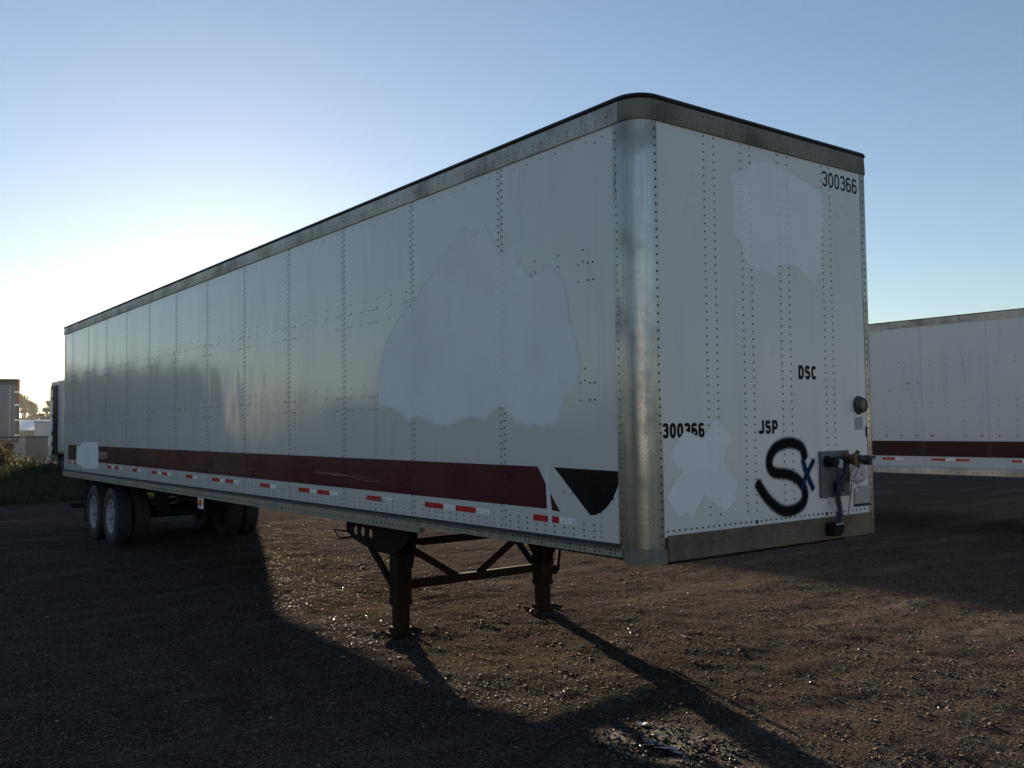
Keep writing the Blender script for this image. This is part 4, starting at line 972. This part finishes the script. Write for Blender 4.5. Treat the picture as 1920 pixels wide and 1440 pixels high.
def grass():
    rs = np.random.default_rng(4); n = 42000
    x = rs.uniform(-3.4, 3.6, n); y = 25.0+rs.uniform(0, 1, n)**1.3*17; k = (vnoise(x*.9, y*.9, 31)+.6*vnoise(x*2.5, y*2.5, 32) > -.35+1.2*(y < 26.2)*rs.uniform(0, 1, n)) & (x < 3.3)
    x = x[k]; y = y[k]; n = len(x); z = ground_h(x, y)
    h = rs.uniform(.10, .38, n)*(1+.6*vnoise(x*.8, y*.8, 33)); an = rs.uniform(0, 6.28, n); ln = rs.normal(0, .09, (n, 2)); w = .009
    dx = np.cos(an)*w; dy = np.sin(an)*w
    a = np.stack([x-dx, y-dy, z-.02], -1); b = np.stack([x+dx, y+dy, z-.02], -1); m1 = np.stack([x+ln[:, 0]*.4+dx*.8, y+ln[:, 1]*.4+dy*.8, z+h*.6], -1); m0 = np.stack([x+ln[:, 0]*.4-dx*.8, y+ln[:, 1]*.4-dy*.8, z+h*.6], -1)
    tp = np.stack([x+ln[:, 0], y+ln[:, 1], z+h], -1)
    v = np.stack([a, b, m1, m0, tp], 1).reshape(-1, 3); i = np.arange(n)*5
    f = np.concatenate([np.stack([i, i+1, i+2, i+3], -1), np.stack([i+3, i+2, i+4, i+4], -1)])
    f3 = np.concatenate([np.stack([i, i+1, i+2], -1), np.stack([i, i+2, i+3], -1), np.stack([i+3, i+2, i+4], -1)])
    mi = np.tile((rs.uniform(0, 1, n) < .14).astype(int), 3)
    o = mesh_np('grass', v, f3, [M['grass'], M['dry']], mi); o['kind'] = 'stuff'; o['label'] = 'dark rough grass covering the low bank'
    # weeds along the crest with yellowing leaves
    c = np.stack([rs.uniform(-2.5, 4.0, 260), rs.uniform(36.5, 43.5, 260), np.zeros(260)], -1); hs = rs.uniform(.25, .75, 260); P = []
    for k in range(260):
        q = rs.normal(0, 1, (26, 3))*np.array([.14, .14, .2]); q[:, 2] = np.abs(q[:, 2])*1.2; q[:, 2] *= hs[k]/.45; P.append(q+np.array([c[k, 0], c[k, 1], gz(c[k, 0], c[k, 1])]))
    P = np.concatenate(P); v, f = leaf_cloud(len(P), P, .05, rs)
    o = mesh_np('weeds', v, f, [M['grass'], M['dry']], (rs.uniform(0, 1, len(f)) < .4).astype(int)); o['kind'] = 'stuff'; o['label'] = 'yellowing weeds along the top of the bank'

# ================================================================== build
build_ground()
build_stones()
# water lying in the hollow
q = MB(); q.add([(PUD[0]+.34*math.cos(a)*(1+.12*math.sin(3*a)), PUD[1]+.38*math.sin(a)*(1+.1*math.cos(2*a)), 0) for a in np.linspace(0, 2*math.pi, 40, endpoint=False)], [tuple(range(40))])
s = NT('puddle_water'); s.set(col=(.01, .01, .009), rough=.02, ior=1.33, normal=s.bump(s.noise(14., detail=2), .0006))
pud = q.build('puddle', s.m); pz = np.sort(ground_h(PUD[0]+rng.uniform(-.3, .3, 2000), PUD[1]+rng.uniform(-.4, .4, 2000)))
pud.location = (0, 0, gz(*PUD)+.009); pud['kind'] = 'structure'

main_trailer()
right_trailer()
t3 = plain_trailer('grimy white trailer with dark hinge side, standing behind the tail of the near trailer', (4.196, 24.0, -.04), 16.0, group='trailers parked in the yard')
q = MB(); q.box(-.05, -.016, 14.7, 15.7, 1.0, 3.94); d3 = q.build('folded_door', M['steel'], t3)
q = MB()
for z0_, z1_ in ((3.45, 3.75), (2.7, 3.35), (2.0, 2.6), (1.55, 1.8), (1.2, 1.35)): q.box(-.085, -.052, 15.45, 15.6, z0_, z1_)
q.build('lock_rod', M['white_tape'], d3)  # pale blocks take the place of lit slots down the dark door
q = MB(); q.box(-.06, .05, 15.9, 15.99, .62, 3.94); q.build('lit_corner_edge', M['white_tape'], t3)  # pale colour stands in for the sunlit edge of the tail corner
q = MB(); q.box(-.03, 2.6, 15.0, 16.0, .72, 1.05); q.build('tail_sill', M['alu'], t3)
M['dark_frame'] = simple('dark_frame', (.05, .05, .055), .5)
t4 = plain_trailer('blue-grey trailer with red corner and faded lettering at the left edge', (3.60, 60.1, .29), 16.1, math.pi, zb=1.15, side='door_blue', doors='door_blue', frame='dark_frame', group='trailers parked in the yard')
q = MB(); q.box(-.004, .09, 16.112, 16.125, 2.9, 4.05); q.build('red_corner_trim', M['red_frame'], t4)
dm = Matrix(((-1, 0, 0, 0), (0, 0, 1, 0), (0, 1, 0, 0), (0, 0, 0, 1)))
for txt, x_, z_, w_ in (('CRYSTAL', 1.75, 2.50, 1.25), ('CONVEY', 1.62, 2.22, 1.15)):
    text_mesh('faded_lettering', txt, w_, .17, Matrix.Translation((x_, 16.104, z_)) @ dm, simple('faded_ink', (.10, .09, .10), .6), t4, .01)
hid = plain_trailer('white trailer hidden behind the near trailer, first of the rear row', (15.1, 20.0, -.15), 16.2, group='trailers of the rear row')
dup(hid, (18.8, 20.0, -.15), 'white trailer added unseen behind the near trailer to shade the yard, second of the rear row')  # row extended with unseen trailers that keep the ground beyond in shade
dup(hid, (22.5, 20.0, -.15), 'white trailer added unseen behind the near trailer to shade the yard, third of the rear row')
dup(hid, (26.2, 20.0, -.15), 'white trailer added unseen behind the near trailer to shade the yard, fourth of the rear row')
dup(hid, (29.9, 20.0, -.15), 'white trailer added unseen behind the near trailer to shade the yard, fifth of the rear row')
dup(hid, (33.6, 20.0, -.15), 'white trailer added unseen behind the near trailer to shade the yard, last of the rear row')

# small pale trailer, warehouse, junk and barrier beyond the bank
t5 = thing('box_trailer', 'small pale box trailer with red base in front of the warehouse', 'trailer', (12.28, 90, gz(12.5, 90)), R(-11))
zz = 2.87-gz(12.5, 90)
M['t5'] = simple('pale_grey_paint', (.50, .52, .49), .5, var=.08, scale=2)
q = MB(); q.box(0, 1.22, 0, .03, zz-2.28, zz-.08); q.build('front_panel', M['t5'], t5); q = MB(); q.box(1.23, 2.45, 0, .03, zz-2.28, zz-.08); q.build('front_panel', M['t5'], t5)
q = MB(); q.box(0, 2.45, .031, 7, zz-2.28, zz-.1); q.build('body', M['t5'], t5)
q = MB(); q.box(-.05, 2.5, -.05, 7.05, zz-.08, zz); q.build('roof', M['dark_frame'], t5)
q = MB(); q.box(-.02, 2.47, -.02, 7, zz-2.62, zz-2.285); q.build('base_frame', M['red_frame'], t5)
for x_ in (.15, 2.0): q = MB(); q.box(x_, x_+.35, .2, .6, -.05, zz-2.62); q.build('support', M['white_tape'], t5)
wh = thing('warehouse', 'long low warehouse with bright pale metal roof and brown wall', 'building', (14, 130, gz(20, 130)))
gz0 = gz(20, 130); ez = 2.08-gz0; rz_ = 3.53-gz0
s = NT('pale_metal_roof'); rb = s.noise(1., (3, .05, 1), 2)
s.set(col=s.mix(rb, (.70, .75, .82), (.80, .84, .88)), rough=.5)
for k in range(12):
    q = MB(); q.prism([(-6+k*4, -.4, ez-.02), (-6+k*4+3.98, -.4, ez-.02), (-6+k*4+3.98, 12, rz_), (-6+k*4, 12, rz_)], (0, 0, .06)); q.build('roof_panel', s.m, wh)
q = MB(); q.box(-6, 42, 12.05, 24, -.2, rz_-.3); q.build('rear_block', simple('wh_wall2', (.2, .17, .15), .7), wh)
wallm = simple('brown_wall', (.13, .10, .085), .8, var=.4, scale=1.2)
for k in range(12):
    q = MB(); q.box(-6+k*4, -6+k*4+3.97, 0, .2, -.3, ez-.1); q.build('wall_panel', wallm, wh)
q = MB(); q.box(-6, 42, -.45, -.4, ez-.22, ez+.02); q.build('gutter', M['dark_frame'], wh)
def crate(name, label, x0, x1, y0, y1, z0, z1, m, cat):
    t = thing(name, label, cat, ((x0+x1)/2, (y0+y1)/2, z0)); hx, hy, hz = (x1-x0)/2, (y1-y0)/2, z1-z0
    q = MB(); q.box(-hx, hx, -hy, hy, -.15, hz-.05); q.build('body', m, t, bevel=.02)
    q = MB(); q.box(-hx-.04, hx+.04, -hy-.04, hy+.04, hz-.05, hz); q.build('lid', m, t, bevel=.01)
    q = MB()
    for k in np.linspace(-hx, hx, 5): q.box(k-.03, k+.03, -hy-.03, -hy-.002, 0, hz-.06)
    q.build('rib', m, t)
pw = simple('dirty_white_plastic', (.40, .41, .42), .6, var=.3, scale=3); dg_ = simple('blue_grey_steel', (.11, .12, .145), .6, var=.2, scale=2)
crate('storage_bin', 'low dirty white storage bin beside the yellow bush', 4.70, 5.27, 55, 56, .5, 1.34, pw, 'bin')
crate('storage_bin', 'tall dirty white storage bin next to the grey container', 5.29, 5.72, 55.3, 56.3, .5, 1.69, pw, 'bin')
crate('storage_container', 'blue-grey steel container beside the white bins', 7.5, 8.9, 66, 68, .2, 1.57, dg_, 'container')
b = thing('barrier_pole', 'thin black barrier pole stretched level above the bank', 'barrier', (-3.4, 40.8, gz(-3.4, 40.8)))
zb_ = 1.73-gz(-3.4, 40.8)
q = MB(); q.tube([(0, 0, zb_+.02), (3.6, 0, zb_), (7.66, 0, zb_-.01)], .026, 8); q.build('pole', M['plain_black'], b, smooth=True)
q = MB(); q.box(-.06, .06, -.06, .06, -.3, zb_+.15); q.build('post', M['steel'], b)

treeline('treeline', 'dark wood edge added unseen left of the view, mirrored in the rear panels', -16, -5, 50, 58, 5.0, 60, 18)  # unseen woods added to shape the reflections in panels and post
treeline('treeline', 'lower wood edge added unseen left of the view, mirrored in the middle panels', -48, -20, 36, 56, 3.3, 90, 20)
treeline('treeline', 'sunlit wood added unseen behind the camera, mirrored in the corner post', -85, -40, -70, 5, 6.5, 80, 19)
for x_, lb in ((-14, 'sunlit white trailer added behind the camera for warm reflections, nearest of its row'), (-31.5, 'sunlit white trailer added behind the camera for warm reflections, second of its row'), (40, 'sunlit white trailer added behind the camera for warm reflections, opposite the nose')):
    dup(hid, (x_, -24, gz(x_, -24)), lb, R(90))  # unseen trailers added as bright surfaces for the post and nose to reflect
hz = MB(); hz.box(-1700, 1700, -1700, 1700, -4, 14); hz = hz.build('haze', bpy.data.materials.new('haze')); hz['kind'] = 'stuff'; hz['label'] = 'thin evening haze over the yard'
hm = hz.data.materials[0]; hm.use_nodes = True; hm.node_tree.nodes.clear(); hv = hm.node_tree.nodes.new('ShaderNodeVolumePrincipled'); hv.inputs['Color'].default_value = (.9, .93, .95, 1)
hv.inputs['Density'].default_value = .00025; hv.inputs['Anisotropy'].default_value = .55; ho = hm.node_tree.nodes.new('ShaderNodeOutputMaterial'); hm.node_tree.links.new(hv.outputs[0], ho.inputs['Volume'])
tree('round backlit tree beside the blue-grey trailer', 21.9, 152, 8.8, 2.0, 1)
tree('slim low backlit tree in the dip between two taller ones', 24.0, 154, 6.9, 1.3, 2)
tree('backlit tree showing beside the grimy white trailer', 25.6, 152, 8.2, 1.6, 3)
tree('backlit tree half behind the blue-grey trailer', 18.6, 154, 8.0, 2.4, 5)
treeline('treeline', 'dense hazy green wood behind the warehouse roof', -30, 90, 160, 176, 5.9, 150, 8)
grass()
bush('bush', 'yellow-leaved bush on the bank at the left edge', 1.85, 38.2, .6, 1.25, 1500, 12, [M['dry'], M['dry'], M['grass']])
bush('bush', 'small dark green bush by the tail of the near trailer', 2.9, 33, .5, .7, 700, 13, [M['grass']])
# loose things on the ground
def rock(x, y, r, m, name, label, cat, seed):
    rs = np.random.default_rng(seed); bm = bmesh.new(); bmesh.ops.create_icosphere(bm, subdivisions=2, radius=r)
    for v in bm.verts: v.co = v.co*(1+rs.normal(0, .09)); v.co.z *= .7
    me = bpy.data.meshes.new(name); bm.to_mesh(me); bm.free(); me.materials.append(m); o = bpy.data.objects.new(name, me); COL.objects.link(o); o.location = (x, y, gz(x, y)+r*.35); tag(o, label, cat)
rock(1.98, 3.66, .05, simple('red_rock', (.07, .03, .02), .8), 'rock', 'dark red rock beside the far landing leg', 'rock', 3)
q = MB(); q.add([(-.03, -.02, .012), (.035, -.025, .02), (.04, .02, .008), (-.025, .03, .028)], [(0, 1, 2), (0, 2, 3)]); o = q.build('paper_scrap', M['paper']); o.location = (.28, .35, gz(.28, .35)); tag(o, 'white paper scrap on the gravel under the near corner post', 'litter')
